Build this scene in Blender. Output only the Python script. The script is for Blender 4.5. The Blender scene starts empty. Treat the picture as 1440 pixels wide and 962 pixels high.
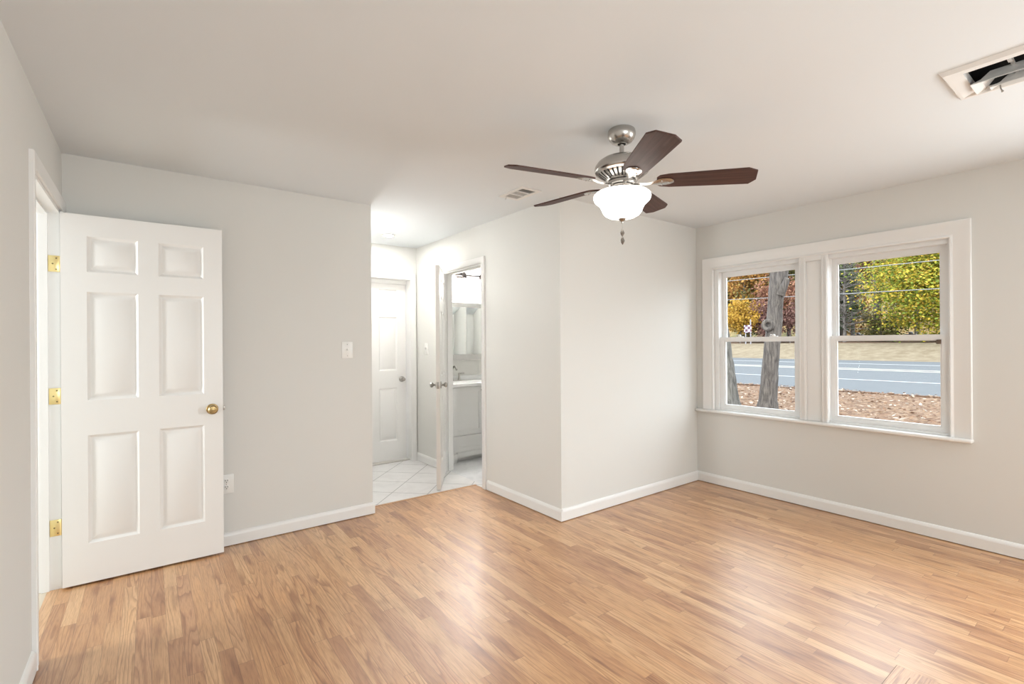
import bpy, bmesh, math, random
import numpy as np
from mathutils import Matrix, Vector
random.seed(7)
PI = math.pi
SC = bpy.context.scene
COL = SC.collection

# ------------------------------------------------------------------ camera, world, lights, exposure
CAM_H, YAW, ROLL, FPX = 1.3211, 0.6420, -0.0069, 681.87
cam_data = bpy.data.cameras.new('camera')
cam = bpy.data.objects.new('camera', cam_data); COL.objects.link(cam)
cam_data.sensor_width = 36.0
cam_data.lens = FPX / 1440 * 36.0
cam_data.shift_y = 1.15 / 1440
cam_data.clip_start = 0.02; cam_data.clip_end = 600
cam.matrix_world = Matrix.Translation((0, 0, CAM_H)) @ Matrix.Rotation(-YAW, 4, 'Z') @ Matrix.Rotation(PI / 2, 4, 'X') @ Matrix.Rotation(ROLL, 4, 'Z')
SC.camera = cam

SC.view_settings.view_transform = 'Standard'
SC.view_settings.look = 'None'
SC.view_settings.gamma = 1.0
SC.view_settings.use_curve_mapping = False
SC.view_settings.exposure = 0.40

SKY_STRENGTH = 4.8
world = bpy.data.worlds.new('world'); SC.world = world
world.use_nodes = True
bgn = world.node_tree.nodes['Background']
bgn.inputs['Color'].default_value = (0.85, 0.93, 1.0, 1)
bgn.inputs['Strength'].default_value = SKY_STRENGTH

def light(name, kind, loc, power, color=(1, 1, 1), aim=None, size=None, size_y=None, radius=None, spot=None):
    d = bpy.data.lights.new(name, kind); d.energy = power; d.color = color
    if kind == 'AREA':
        d.shape = 'RECTANGLE' if size_y else 'DISK'
        d.size = size
        if size_y: d.size_y = size_y
    if radius is not None and kind in ('POINT', 'SPOT'): d.shadow_soft_size = radius
    if kind == 'SPOT' and spot: d.spot_size = spot; d.spot_blend = 0.6
    o = bpy.data.objects.new(name, d); COL.objects.link(o); o.location = loc
    if aim is not None:
        o.rotation_euler = Vector(aim).to_track_quat('-Z', 'Y').to_euler()
    return o

sun = light('sun', 'SUN', (0, 0, 20), 2.3, (1.0, 0.95, 0.86), aim=(0.75, 0.25, -0.72))
sun.data.angle = 0.35
# added fill lights behind the camera, at the front and right walls
light('front_fill_light', 'AREA', (1.0, -1.36, 1.40), 32, (0.90, 0.97, 1.0), aim=(0.1, 1, -0.30), size=1.5, size_y=1.1)
light('right_fill_light', 'AREA', (4.14, -0.72, 1.35), 43, (0.91, 0.97, 1.0), aim=(-1, 0.28, -0.35), size=1.0, size_y=1.15)
# added fill shining through the left doorway to brighten the bathroom-door wall
light('side_room_fill', 'AREA', (-2.46, 3.22, 1.45), 44, (0.93, 0.98, 1.0), aim=(1, 0, 0), size=0.55, size_y=1.5)
BOWL_GLOW, HALL_GLOW, BATH_GLOW = 3.2, 300.0, 120.0

# ------------------------------------------------------------------ materials
MATS = {}
def new_mat(name):
    m = bpy.data.materials.new(name); m.use_nodes = True
    MATS[name] = m
    nt = m.node_tree
    return m, nt, nt.nodes['Principled BSDF']
def N(nt, kind, **kw):
    n = nt.nodes.new(kind)
    for k, v in kw.items(): setattr(n, k, v)
    return n
def math_n(nt, op, a, b=None, c=None):
    n = N(nt, 'ShaderNodeMath', operation=op)
    for i, v in enumerate((a, b, c)):
        if v is None: continue
        if isinstance(v, (int, float)): n.inputs[i].default_value = v
        else: nt.links.new(v, n.inputs[i])
    return n.outputs[0]
def ramp(nt, fac, stops, interp='LINEAR'):
    r = N(nt, 'ShaderNodeValToRGB'); r.color_ramp.interpolation = interp
    while len(r.color_ramp.elements) < len(stops): r.color_ramp.elements.new(0.5)
    for e, (p, c) in zip(r.color_ramp.elements, stops):
        e.position = p; e.color = (c[0], c[1], c[2], 1)
    nt.links.new(fac, r.inputs[0])
    return r.outputs['Color']
def simple(name, color, rough=0.5, metal=0.0, bump=0.0, bscale=200.0, var=0.0, coat=0.0, spec=0.5):
    m, nt, p = new_mat(name)
    p.inputs['Base Color'].default_value = (*color, 1)
    p.inputs['Roughness'].default_value = rough
    p.inputs['Metallic'].default_value = metal
    p.inputs['Coat Weight'].default_value = coat
    p.inputs['Specular IOR Level'].default_value = spec
    tc = N(nt, 'ShaderNodeTexCoord')
    if bump or var:
        nz = N(nt, 'ShaderNodeTexNoise'); nz.inputs['Scale'].default_value = bscale; nz.inputs['Detail'].default_value = 3
        nt.links.new(tc.outputs['Object'], nz.inputs['Vector'])
        if bump:
            b = N(nt, 'ShaderNodeBump'); b.inputs['Strength'].default_value = bump; b.inputs['Distance'].default_value = 0.002
            nt.links.new(nz.outputs['Fac'], b.inputs['Height']); nt.links.new(b.outputs[0], p.inputs['Normal'])
        if var:
            c = ramp(nt, nz.outputs['Fac'], [(0.3, [x * (1 - var) for x in color]), (0.7, [min(1, x * (1 + var)) for x in color])])
            nt.links.new(c, p.inputs['Base Color'])
    return m
def srgb(r, g, b):
    f = lambda c: (c / 255 / 12.92) if c / 255 <= 0.04045 else ((c / 255 + 0.055) / 1.055) ** 2.4
    return (f(r), f(g), f(b))

WALL = simple('wall_paint', (0.722, 0.714, 0.682), 0.75, bump=0.12, bscale=350, spec=0.25)
CEIL = simple('ceiling_paint', (0.76, 0.79, 0.805), 0.85, bump=0.15, bscale=300, spec=0.2)
TRIM = simple('trim_paint', (0.84, 0.83, 0.81), 0.32, bump=0.03, bscale=90)
VINYL = simple('window_vinyl', (0.84, 0.84, 0.83), 0.35, bump=0.02, bscale=60)
PLATE = simple('plate_plastic', (0.83, 0.82, 0.79), 0.3, bump=0.01)
DARK = simple('dark_void', (0.012, 0.012, 0.012), 0.8, var=0.2)
BRASS = simple('brass', (0.86, 0.70, 0.34), 0.28, 1.0, bump=0.03)
OLD_BRASS = simple('aged_brass', (0.42, 0.30, 0.14), 0.32, 1.0, var=0.25, bscale=60)
NICKEL = simple('brushed_nickel', (0.50, 0.48, 0.455), 0.27, 1.0, bump=0.02, bscale=400)
NICKEL_DARK = simple('satin_nickel', (0.40, 0.385, 0.36), 0.3, 1.0, bump=0.02, bscale=300)
BRONZE = simple('dark_bronze', (0.035, 0.03, 0.028), 0.4, 0.8, var=0.3)
SCREW = simple('screw_metal', (0.25, 0.2, 0.1), 0.4, 1.0, var=0.2)
VANITY = simple('vanity_paint', (0.74, 0.735, 0.72), 0.4, bump=0.02)
COUNTER = simple('counter_white', (0.85, 0.85, 0.84), 0.2, var=0.03, bscale=8)
MIRROR = simple('mirror_glass', (0.86, 0.88, 0.87), 0.03, 1.0, var=0.01)
VENT_WHITE = simple('vent_enamel', (0.78, 0.76, 0.73), 0.45, bump=0.02)
VENT_GREY = simple('vent_louvre_grey', (0.45, 0.44, 0.42), 0.5, var=0.05)
CARPET = simple('pale_carpet', (0.66, 0.58, 0.47), 0.95, bump=0.6, bscale=500, var=0.12)
WIRE = simple('wire_pale', (0.17, 0.17, 0.17), 0.5, var=0.1)
ROOM2 = simple('side_room_paint', (0.82, 0.81, 0.78), 0.7, bump=0.1)

def door_paint():
    m, nt, p = new_mat('door_paint')
    p.inputs['Base Color'].default_value = (0.83, 0.815, 0.79, 1); p.inputs['Roughness'].default_value = 0.38
    tc = N(nt, 'ShaderNodeTexCoord'); mp = N(nt, 'ShaderNodeMapping'); mp.inputs['Scale'].default_value = (120, 120, 6)
    nz = N(nt, 'ShaderNodeTexNoise'); nz.inputs['Scale'].default_value = 1; nz.inputs['Detail'].default_value = 4
    b = N(nt, 'ShaderNodeBump'); b.inputs['Strength'].default_value = 0.16; b.inputs['Distance'].default_value = 0.001
    nt.links.new(tc.outputs['Object'], mp.inputs[0]); nt.links.new(mp.outputs[0], nz.inputs['Vector'])
    nt.links.new(nz.outputs['Fac'], b.inputs['Height']); nt.links.new(b.outputs[0], p.inputs['Normal'])
    return m
DOORP = door_paint()

def oak_floor(name='oak_strip_floor', along='Y'):
    m, nt, p = new_mat(name)
    L = nt.links
    tc = N(nt, 'ShaderNodeTexCoord'); sx = N(nt, 'ShaderNodeSeparateXYZ'); L.new(tc.outputs['Object'], sx.inputs[0])
    X, Y = (sx.outputs['X'], sx.outputs['Y']) if along == 'Y' else (sx.outputs['Y'], sx.outputs['X'])
    W = 0.0572
    rx = math_n(nt, 'DIVIDE', X, W); row = math_n(nt, 'FLOOR', rx); fx = math_n(nt, 'FRACT', rx)
    wn = N(nt, 'ShaderNodeTexWhiteNoise', noise_dimensions='1D'); L.new(row, wn.inputs['W'])
    ln = math_n(nt, 'MULTIPLY_ADD', wn.outputs['Value'], 0.6, 0.5)
    off = math_n(nt, 'MULTIPLY', wn.outputs['Value'], 37.0)
    yy = math_n(nt, 'ADD', math_n(nt, 'DIVIDE', Y, ln), off)
    pid = math_n(nt, 'FLOOR', yy); fy = math_n(nt, 'FRACT', yy)
    cv = N(nt, 'ShaderNodeCombineXYZ'); L.new(row, cv.inputs[0]); L.new(pid, cv.inputs[1])
    w2 = N(nt, 'ShaderNodeTexWhiteNoise', noise_dimensions='2D'); L.new(cv.outputs[0], w2.inputs['Vector'])
    tone = ramp(nt, w2.outputs['Value'], [(0.0, srgb(183, 132, 89)), (0.2, srgb(196, 146, 100)), (0.45, srgb(206, 157, 108)), (0.7, srgb(212, 166, 118)), (0.9, srgb(219, 176, 129)), (1.0, srgb(195, 143, 100))])
    # growth-ring figure, different on each strip
    gv = N(nt, 'ShaderNodeCombineXYZ')
    L.new(math_n(nt, 'MULTIPLY', X, 13.0), gv.inputs[0]); L.new(math_n(nt, 'MULTIPLY', Y, 0.85), gv.inputs[1]); L.new(math_n(nt, 'MULTIPLY', w2.outputs['Value'], 90.0), gv.inputs[2])
    n1 = N(nt, 'ShaderNodeTexNoise'); n1.inputs['Scale'].default_value = 1.0; n1.inputs['Detail'].default_value = 1.5; n1.inputs['Roughness'].default_value = 0.45
    L.new(gv.outputs[0], n1.inputs['Vector'])
    ring = math_n(nt, 'FRACT', math_n(nt, 'MULTIPLY', n1.outputs['Fac'], 13.0))
    ringc = ramp(nt, ring, [(0.0, (0.60, 0.47, 0.36)), (0.16, (0.78, 0.68, 0.59)), (0.42, (1, 1, 1)), (0.90, (1.02, 1.02, 1.02)), (1.0, (0.60, 0.47, 0.36))])
    # fine pores
    pv = N(nt, 'ShaderNodeCombineXYZ')
    L.new(math_n(nt, 'MULTIPLY', X, 420.0), pv.inputs[0]); L.new(math_n(nt, 'MULTIPLY', Y, 14.0), pv.inputs[1]); L.new(w2.outputs['Value'], pv.inputs[2])
    n2 = N(nt, 'ShaderNodeTexNoise'); n2.inputs['Scale'].default_value = 1.0; n2.inputs['Detail'].default_value = 2.0
    L.new(pv.outputs[0], n2.inputs['Vector'])
    pore = ramp(nt, n2.outputs['Fac'], [(0.36, (0.74, 0.66, 0.59)), (0.54, (1, 1, 1))])
    # knots / dark streaks
    sv = N(nt, 'ShaderNodeCombineXYZ')
    L.new(math_n(nt, 'MULTIPLY', X, 16.0), sv.inputs[0]); L.new(math_n(nt, 'MULTIPLY', Y, 3.0), sv.inputs[1]); L.new(math_n(nt, 'MULTIPLY', w2.outputs['Value'], 31.0), sv.inputs[2])
    n3 = N(nt, 'ShaderNodeTexNoise'); n3.inputs['Scale'].default_value = 1.0; n3.inputs['Detail'].default_value = 2.0
    L.new(sv.outputs[0], n3.inputs['Vector'])
    streak = ramp(nt, n3.outputs['Fac'], [(0.27, (0.58, 0.45, 0.36)), (0.41, (0.93, 0.90, 0.87)), (0.6, (1.0, 1.0, 1.0)), (0.76, (1.08, 1.07, 1.03))])
    def mul(a, b, f=1.0):
        mx = N(nt, 'ShaderNodeMix', data_type='RGBA', blend_type='MULTIPLY'); mx.inputs[0].default_value = f
        L.new(a, mx.inputs[6]); L.new(b, mx.inputs[7]); return mx.outputs[2]
    rs = N(nt, 'ShaderNodeMix', data_type='RGBA', blend_type='MULTIPLY')
    L.new(math_n(nt, 'MULTIPLY_ADD', math_n(nt, 'FRACT', math_n(nt, 'MULTIPLY', w2.outputs['Value'], 7.0)), 0.75, 0.25), rs.inputs[0]); L.new(tone, rs.inputs[6]); L.new(ringc, rs.inputs[7])
    c = mul(mul(rs.outputs[2], pore, 0.85), streak, 0.9)
    ex = math_n(nt, 'MULTIPLY', math_n(nt, 'MINIMUM', fx, math_n(nt, 'SUBTRACT', 1.0, fx)), W)
    ey = math_n(nt, 'MULTIPLY', math_n(nt, 'MINIMUM', fy, math_n(nt, 'SUBTRACT', 1.0, fy)), 0.6)
    e = math_n(nt, 'MINIMUM', ex, ey)
    seam = ramp(nt, math_n(nt, 'MULTIPLY', e, 100.0), [(0.0, (0.36, 0.27, 0.20)), (0.13, (1, 1, 1))])
    c = mul(c, seam, 0.75)
    L.new(c, p.inputs['Base Color'])
    p.inputs['Roughness'].default_value = 0.42
    p.inputs['Coat Weight'].default_value = 0.9; p.inputs['Coat Roughness'].default_value = 0.36; p.inputs['Coat IOR'].default_value = 1.55
    b = N(nt, 'ShaderNodeBump'); b.inputs['Strength'].default_value = 0.25; b.inputs['Distance'].default_value = 0.001
    hgt = math_n(nt, 'ADD', math_n(nt, 'MINIMUM', math_n(nt, 'MULTIPLY', e, 400.0), 1.0), math_n(nt, 'MULTIPLY', n2.outputs['Fac'], 0.25))
    L.new(hgt, b.inputs['Height']); L.new(b.outputs[0], p.inputs['Normal'])
    return m
OAK = oak_floor()
OAK_X = oak_floor('oak_vent_wood', 'X')

def tile(name, size, rot, c1, c2, grout, gw, shift=(0, 0)):
    m, nt, p = new_mat(name); L = nt.links
    tc = N(nt, 'ShaderNodeTexCoord'); mp = N(nt, 'ShaderNodeMapping')
    mp.inputs['Rotation'].default_value = (0, 0, rot); mp.inputs['Location'].default_value = (shift[0], shift[1], 0)
    L.new(tc.outputs['Object'], mp.inputs[0])
    sx = N(nt, 'ShaderNodeSeparateXYZ'); L.new(mp.outputs[0], sx.inputs[0])
    a = math_n(nt, 'DIVIDE', sx.outputs['X'], size); b = math_n(nt, 'DIVIDE', sx.outputs['Y'], size)
    fa, fb = math_n(nt, 'FRACT', a), math_n(nt, 'FRACT', b)
    ea = math_n(nt, 'MINIMUM', fa, math_n(nt, 'SUBTRACT', 1.0, fa)); eb = math_n(nt, 'MINIMUM', fb, math_n(nt, 'SUBTRACT', 1.0, fb))
    e = math_n(nt, 'MULTIPLY', math_n(nt, 'MINIMUM', ea, eb), size)
    nz = N(nt, 'ShaderNodeTexNoise'); nz.inputs['Scale'].default_value = 7; nz.inputs['Detail'].default_value = 6; nz.inputs['Distortion'].default_value = 1.2
    L.new(tc.outputs['Object'], nz.inputs['Vector'])
    col = ramp(nt, nz.outputs['Fac'], [(0.35, c1), (0.6, c2)])
    g = math_n(nt, 'LESS_THAN', e, gw)
    mx = N(nt, 'ShaderNodeMix', data_type='RGBA'); L.new(g, mx.inputs[0]); L.new(col, mx.inputs[6]); mx.inputs[7].default_value = (*grout, 1)
    L.new(mx.outputs[2], p.inputs['Base Color'])
    p.inputs['Roughness'].default_value = 0.3
    bp = N(nt, 'ShaderNodeBump'); bp.inputs['Strength'].default_value = 0.4; bp.inputs['Distance'].default_value = 0.002
    L.new(math_n(nt, 'SUBTRACT', 1.0, g), bp.inputs['Height']); L.new(bp.outputs[0], p.inputs['Normal'])
    return m
TILE = tile('hall_tile', 0.325, PI / 4, (0.79, 0.775, 0.765), (0.85, 0.835, 0.825), (0.30, 0.29, 0.28), 0.0028, (0.05, 0.12))
BTILE = tile('bath_tile', 0.60, 0.0, (0.70, 0.70, 0.71), (0.80, 0.80, 0.81), (0.55, 0.55, 0.55), 0.002)

def blade_wood():
    m, nt, p = new_mat('walnut_blade'); L = nt.links
    tc = N(nt, 'ShaderNodeTexCoord'); mp = N(nt, 'ShaderNodeMapping'); mp.inputs['Scale'].default_value = (3, 60, 60)
    L.new(tc.outputs['Object'], mp.inputs[0])
    nz = N(nt, 'ShaderNodeTexNoise'); nz.inputs['Scale'].default_value = 1.0; nz.inputs['Detail'].default_value = 4; nz.inputs['Distortion'].default_value = 0.6
    L.new(mp.outputs[0], nz.inputs['Vector'])
    c = ramp(nt, nz.outputs['Fac'], [(0.3, (0.050, 0.022, 0.017)), (0.55, (0.080, 0.038, 0.030)), (0.75, (0.115, 0.058, 0.046))])
    L.new(c, p.inputs['Base Color']); p.inputs['Roughness'].default_value = 0.55; p.inputs['Specular IOR Level'].default_value = 0.3
    return m
WALNUT = blade_wood()

def glow(name, color, strength):
    m, nt, p = new_mat(name)
    p.inputs['Base Color'].default_value = (0.9, 0.9, 0.88, 1); p.inputs['Roughness'].default_value = 0.3
    p.inputs['Emission Color'].default_value = (*color, 1); p.inputs['Emission Strength'].default_value = strength
    return m
BOWL = glow('lit_frosted_bowl', (1.0, 0.955, 0.88), BOWL_GLOW)
LED = glow('lit_lens', (1.0, 0.985, 0.95), HALL_GLOW)
SHADE = glow('lit_glass_shade', (1.0, 0.98, 0.95), BATH_GLOW)

def pane_mat():
    m, nt, p = new_mat('window_glass'); L = nt.links
    out = nt.nodes['Material Output']
    tr = N(nt, 'ShaderNodeBsdfTransparent'); tr.inputs[0].default_value = (0.97, 0.98, 0.98, 1)
    gl = N(nt, 'ShaderNodeBsdfGlossy'); gl.inputs['Roughness'].default_value = 0.02
    fr = N(nt, 'ShaderNodeFresnel'); fr.inputs[0].default_value = 1.06
    mx = N(nt, 'ShaderNodeMixShader')
    L.new(fr.outputs[0], mx.inputs[0]); L.new(tr.outputs[0], mx.inputs[1]); L.new(gl.outputs[0], mx.inputs[2]); L.new(mx.outputs[0], out.inputs[0])
    nt.nodes.remove(p)
    return m
GLASS = pane_mat()

def ground_mat(name, stops, scale, detail=6, vor=None):
    m, nt, p = new_mat(name); L = nt.links
    tc = N(nt, 'ShaderNodeTexCoord')
    nz = N(nt, 'ShaderNodeTexNoise'); nz.inputs['Scale'].default_value = scale; nz.inputs['Detail'].default_value = detail; nz.inputs['Roughness'].default_value = 0.7
    L.new(tc.outputs['Object'], nz.inputs['Vector'])
    c = ramp(nt, nz.outputs['Fac'], stops)
    if vor:
        v = N(nt, 'ShaderNodeTexVoronoi'); v.inputs['Scale'].default_value = vor
        L.new(tc.outputs['Object'], v.inputs['Vector'])
        h = N(nt, 'ShaderNodeSeparateColor'); L.new(v.outputs['Color'], h.inputs[0])
        c2 = ramp(nt, h.outputs[0], [(0.0, (0.05, 0.028, 0.018)), (0.3, (0.10, 0.058, 0.037)), (0.6, (0.14, 0.085, 0.052)), (0.85, (0.19, 0.13, 0.08)), (1.0, (0.28, 0.22, 0.17))])
        mx = N(nt, 'ShaderNodeMix', data_type='RGBA'); mx.inputs[0].default_value = 0.6
        L.new(c, mx.inputs[6]); L.new(c2, mx.inputs[7]); c = mx.outputs[2]
    L.new(c, p.inputs['Base Color']); p.inputs['Roughness'].default_value = 0.95; p.inputs['Specular IOR Level'].default_value = 0.1
    return m
YARD = ground_mat('leaf_strewn_yard', [(0.3, (0.075, 0.043, 0.028)), (0.5, (0.120, 0.072, 0.048)), (0.7, (0.165, 0.110, 0.065))], 2.0, 8, 16)
BANKM = ground_mat('dry_grass', [(0.3, (0.106, 0.081, 0.053)), (0.55, (0.150, 0.121, 0.084)), (0.75, (0.185, 0.154, 0.110))], 1.2, 8)
WOODFLOOR = ground_mat('forest_floor', [(0.3, (0.05, 0.035, 0.025)), (0.7, (0.14, 0.08, 0.05))], 0.8)
HILLM = ground_mat('wooded_hill', [(0.25, (0.048, 0.048, 0.027)), (0.45, (0.120, 0.102, 0.048)), (0.6, (0.240, 0.144, 0.060)), (0.75, (0.156, 0.168, 0.060))], 0.35, 10)
ASPHALT = ground_mat('asphalt', [(0.3, (0.074, 0.078, 0.083)), (0.7, (0.086, 0.090, 0.095))], 3.0, 4)
PAINT_W = simple('road_paint_white', (0.25, 0.25, 0.25), 0.7, var=0.08, bscale=10)
PAINT_Y = simple('road_paint_cream', (0.25, 0.235, 0.19), 0.7, var=0.08, bscale=10)

def bark(name, c1, c2, c3):
    m, nt, p = new_mat(name); L = nt.links
    tc = N(nt, 'ShaderNodeTexCoord'); mp = N(nt, 'ShaderNodeMapping'); mp.inputs['Scale'].default_value = (22, 22, 3.2)
    L.new(tc.outputs['Object'], mp.inputs[0])
    nz = N(nt, 'ShaderNodeTexNoise'); nz.inputs['Scale'].default_value = 1.0; nz.inputs['Detail'].default_value = 6; nz.inputs['Distortion'].default_value = 0.8
    L.new(mp.outputs[0], nz.inputs['Vector'])
    n2 = N(nt, 'ShaderNodeTexNoise'); n2.inputs['Scale'].default_value = 3.5; n2.inputs['Detail'].default_value = 4; L.new(tc.outputs['Object'], n2.inputs['Vector'])
    c = ramp(nt, nz.outputs['Fac'], [(0.32, c1), (0.5, c2), (0.68, c3)])
    g = ramp(nt, n2.outputs['Fac'], [(0.4, (1, 1, 1)), (0.65, (1.2, 1.2, 1.15))])
    mx = N(nt, 'ShaderNodeMix', data_type='RGBA', blend_type='MULTIPLY'); mx.inputs[0].default_value = 1.0
    L.new(c, mx.inputs[6]); L.new(g, mx.inputs[7]); L.new(mx.outputs[2], p.inputs['Base Color'])
    p.inputs['Roughness'].default_value = 0.95
    b = N(nt, 'ShaderNodeBump'); b.inputs['Strength'].default_value = 0.9; b.inputs['Distance'].default_value = 0.03
    L.new(nz.outputs['Fac'], b.inputs['Height']); L.new(b.outputs[0], p.inputs['Normal'])
    return m
BARK = bark('grey_bark', (0.026, 0.021, 0.018), (0.058, 0.048, 0.042), (0.092, 0.078, 0.068))
BARK_PALE = bark('lichen_bark', (0.035, 0.031, 0.027), (0.072, 0.066, 0.058), (0.108, 0.100, 0.088))
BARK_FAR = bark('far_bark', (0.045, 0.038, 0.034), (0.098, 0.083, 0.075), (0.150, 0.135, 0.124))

def leaf_mat(name, stops):
    m, nt, p = new_mat(name); L = nt.links
    g = N(nt, 'ShaderNodeNewGeometry')
    c = ramp(nt, g.outputs['Random Per Island'], stops)
    L.new(c, p.inputs['Base Color']); p.inputs['Roughness'].default_value = 0.7; p.inputs['Specular IOR Level'].default_value = 0.2
    tl = N(nt, 'ShaderNodeBsdfTranslucent'); L.new(c, tl.inputs[0])
    mx = N(nt, 'ShaderNodeMixShader'); mx.inputs[0].default_value = 0.35
    out = nt.nodes['Material Output']
    L.new(p.outputs[0], mx.inputs[1]); L.new(tl.outputs[0], mx.inputs[2]); L.new(mx.outputs[0], out.inputs[0])
    return m
LEAF = {
    'lime': leaf_mat('lime_yellow_leaves', [(0.0, (0.074, 0.112, 0.015)), (0.25, (0.149, 0.186, 0.023)), (0.55, (0.297, 0.267, 0.030)), (0.8, (0.431, 0.327, 0.038)), (1.0, (0.460, 0.267, 0.045))]),
    'orange': leaf_mat('orange_leaves', [(0.0, (0.143, 0.065, 0.022)), (0.4, (0.300, 0.143, 0.036)), (0.75, (0.372, 0.200, 0.057)), (1.0, (0.215, 0.157, 0.043))]),
    'gold': leaf_mat('golden_leaves', [(0.0, (0.230, 0.116, 0.019)), (0.5, (0.375, 0.218, 0.031)), (1.0, (0.424, 0.278, 0.055))]),
    'olive': leaf_mat('olive_leaves', [(0.0, (0.053, 0.059, 0.019)), (0.4, (0.119, 0.112, 0.038)), (0.75, (0.186, 0.149, 0.053)), (1.0, (0.238, 0.186, 0.074))]),
    'green': leaf_mat('green_leaves', [(0.0, (0.028, 0.050, 0.021)), (0.5, (0.071, 0.099, 0.042)), (1.0, (0.132, 0.149, 0.066))]),
    'russet': leaf_mat('russet_leaves', [(0.0, (0.123, 0.053, 0.040)), (0.5, (0.238, 0.106, 0.066)), (1.0, (0.317, 0.176, 0.106))]),
    'mauve': leaf_mat('mauve_leaves', [(0.0, (0.10, 0.05, 0.045)), (0.5, (0.20, 0.10, 0.085)), (1.0, (0.27, 0.165, 0.13))]),
    'litter': leaf_mat('fallen_leaf', [(0.0, (0.066, 0.033, 0.019)), (0.4, (0.154, 0.083, 0.050)), (0.75, (0.220, 0.143, 0.088)), (1.0, (0.413, 0.363, 0.308))]),
}
def stripe_mat():
    m, nt, p = new_mat('painted_panel_squares'); L = nt.links
    tc = N(nt, 'ShaderNodeTexCoord'); ck = N(nt, 'ShaderNodeTexChecker'); ck.inputs['Scale'].default_value = 1 / 0.3
    ck.inputs['Color1'].default_value = (0.30, 0.28, 0.30, 1); ck.inputs['Color2'].default_value = (0.07, 0.02, 0.04, 1)
    L.new(tc.outputs['Object'], ck.inputs['Vector']); L.new(ck.outputs['Color'], p.inputs['Base Color'])
    return m
CHECK = stripe_mat()

# ------------------------------------------------------------------ object helpers
WM = {}
def wm(o): return WM.get(o.name, Matrix.Identity(4))
def set_props(o, label=None, cat=None, group=None, kind=None):
    if label: o['label'] = label
    if cat: o['category'] = cat
    if group: o['group'] = group
    if kind: o['kind'] = kind
    return o
def thing(name, loc, label=None, cat=None, group=None, kind=None, rotz=0.0):
    o = bpy.data.objects.new(name, None); COL.objects.link(o)
    o.location = loc; o.rotation_euler = (0, 0, rotz); o.empty_display_size = 0.1
    WM[o.name] = Matrix.Translation(loc) @ Matrix.Rotation(rotz, 4, 'Z')
    return set_props(o, label, cat, group, kind)
def finish(me, smooth):
    if smooth is not None:
        me.polygons.foreach_set('use_smooth', [True] * len(me.polygons))
        me.set_sharp_from_angle(angle=math.radians(smooth))
def obj(name, bm, mat, parent=None, smooth=35, local=False, label=None):
    """bm holds world coordinates unless local."""
    bmesh.ops.recalc_face_normals(bm, faces=bm.faces)
    if parent is not None and not local: bm.transform(wm(parent).inverted())
    me = bpy.data.meshes.new(name); bm.to_mesh(me); bm.free()
    finish(me, smooth)
    me.materials.append(mat)
    o = bpy.data.objects.new(name, me); COL.objects.link(o)
    if parent is not None:
        o.parent = parent; WM[o.name] = wm(parent)
    if label: o['label'] = label
    return o
def BM(): return bmesh.new()
def box(bm, x0, x1, y0, y1, z0, z1, bev=0.0, seg=2, M=None):
    r = bmesh.ops.create_cube(bm, size=1.0)
    vs = r['verts']
    for v in vs:
        v.co = Vector(((x0 + x1) / 2 + v.co.x * (x1 - x0), (y0 + y1) / 2 + v.co.y * (y1 - y0), (z0 + z1) / 2 + v.co.z * (z1 - z0)))
    if bev:
        es = list({e for v in vs for e in v.link_edges})
        rr = bmesh.ops.bevel(bm, geom=es, offset=bev, segments=seg, affect='EDGES', profile=0.5, clamp_overlap=True)
        vs = list({v for f in rr['faces'] for v in f.verts} | {v for v in vs if v.is_valid})
    if M is not None:
        for v in vs: v.co = M @ v.co
    return bm
def lathe(bm, prof, n=40, M=None, a0=0.0, a1=2 * PI):
    full = abs(a1 - a0 - 2 * PI) < 1e-6
    rings = []
    for r, z in prof:
        if r < 1e-6: rings.append([bm.verts.new((0, 0, z))])
        else: rings.append([bm.verts.new((r * math.cos(a0 + (a1 - a0) * i / n), r * math.sin(a0 + (a1 - a0) * i / n), z)) for i in range(n if full else n + 1)])
    for A, B in zip(rings, rings[1:]):
        m = n
        for i in range(m):
            j = (i + 1) % len(A) if len(A) > 1 else 0; k = (i + 1) % len(B) if len(B) > 1 else 0
            try:
                if len(A) == 1 and len(B) == 1: continue
                elif len(A) == 1: bm.faces.new((A[0], B[i], B[k]))
                elif len(B) == 1: bm.faces.new((A[i], A[j], B[0]))
                else: bm.faces.new((A[i], A[j], B[k], B[i]))
            except ValueError: pass
    if M is not None:
        for R in rings:
            for v in R: v.co = M @ v.co
    return bm
def tube(bm, pts, rad, n=10, cap=True):
    pts = [Vector(p) for p in pts]
    if isinstance(rad, (int, float)): rad = [rad] * len(pts)
    rings = []; up = Vector((0, 0, 1))
    prev = None
    for i, p in enumerate(pts):
        t = (pts[min(i + 1, len(pts) - 1)] - pts[max(i - 1, 0)]).normalized()
        if prev is None:
            ref = Vector((1, 0, 0)) if abs(t.z) > 0.9 else up
            a = t.cross(ref).normalized()
        else:
            a = (prev - t * prev.dot(t)).normalized()
        prev = a; b = t.cross(a)
        rings.append([bm.verts.new(p + (a * math.cos(2 * PI * k / n) + b * math.sin(2 * PI * k / n)) * rad[i]) for k in range(n)])
    for A, B in zip(rings, rings[1:]):
        for k in range(n): bm.faces.new((A[k], A[(k + 1) % n], B[(k + 1) % n], B[k]))
    if cap:
        bm.faces.new(list(reversed(rings[0]))); bm.faces.new(rings[-1])
    return bm
def prism(bm, outline, z0, z1, M=None):
    lo = [bm.verts.new((x, y, z0)) for x, y in outline]; hi = [bm.verts.new((x, y, z1)) for x, y in outline]
    n = len(outline)
    bm.faces.new(list(reversed(lo))); bm.faces.new(hi)
    for i in range(n): bm.faces.new((lo[i], lo[(i + 1) % n], hi[(i + 1) % n], hi[i]))
    if M is not None:
        for v in lo + hi: v.co = M @ v.co
    return bm
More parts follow.
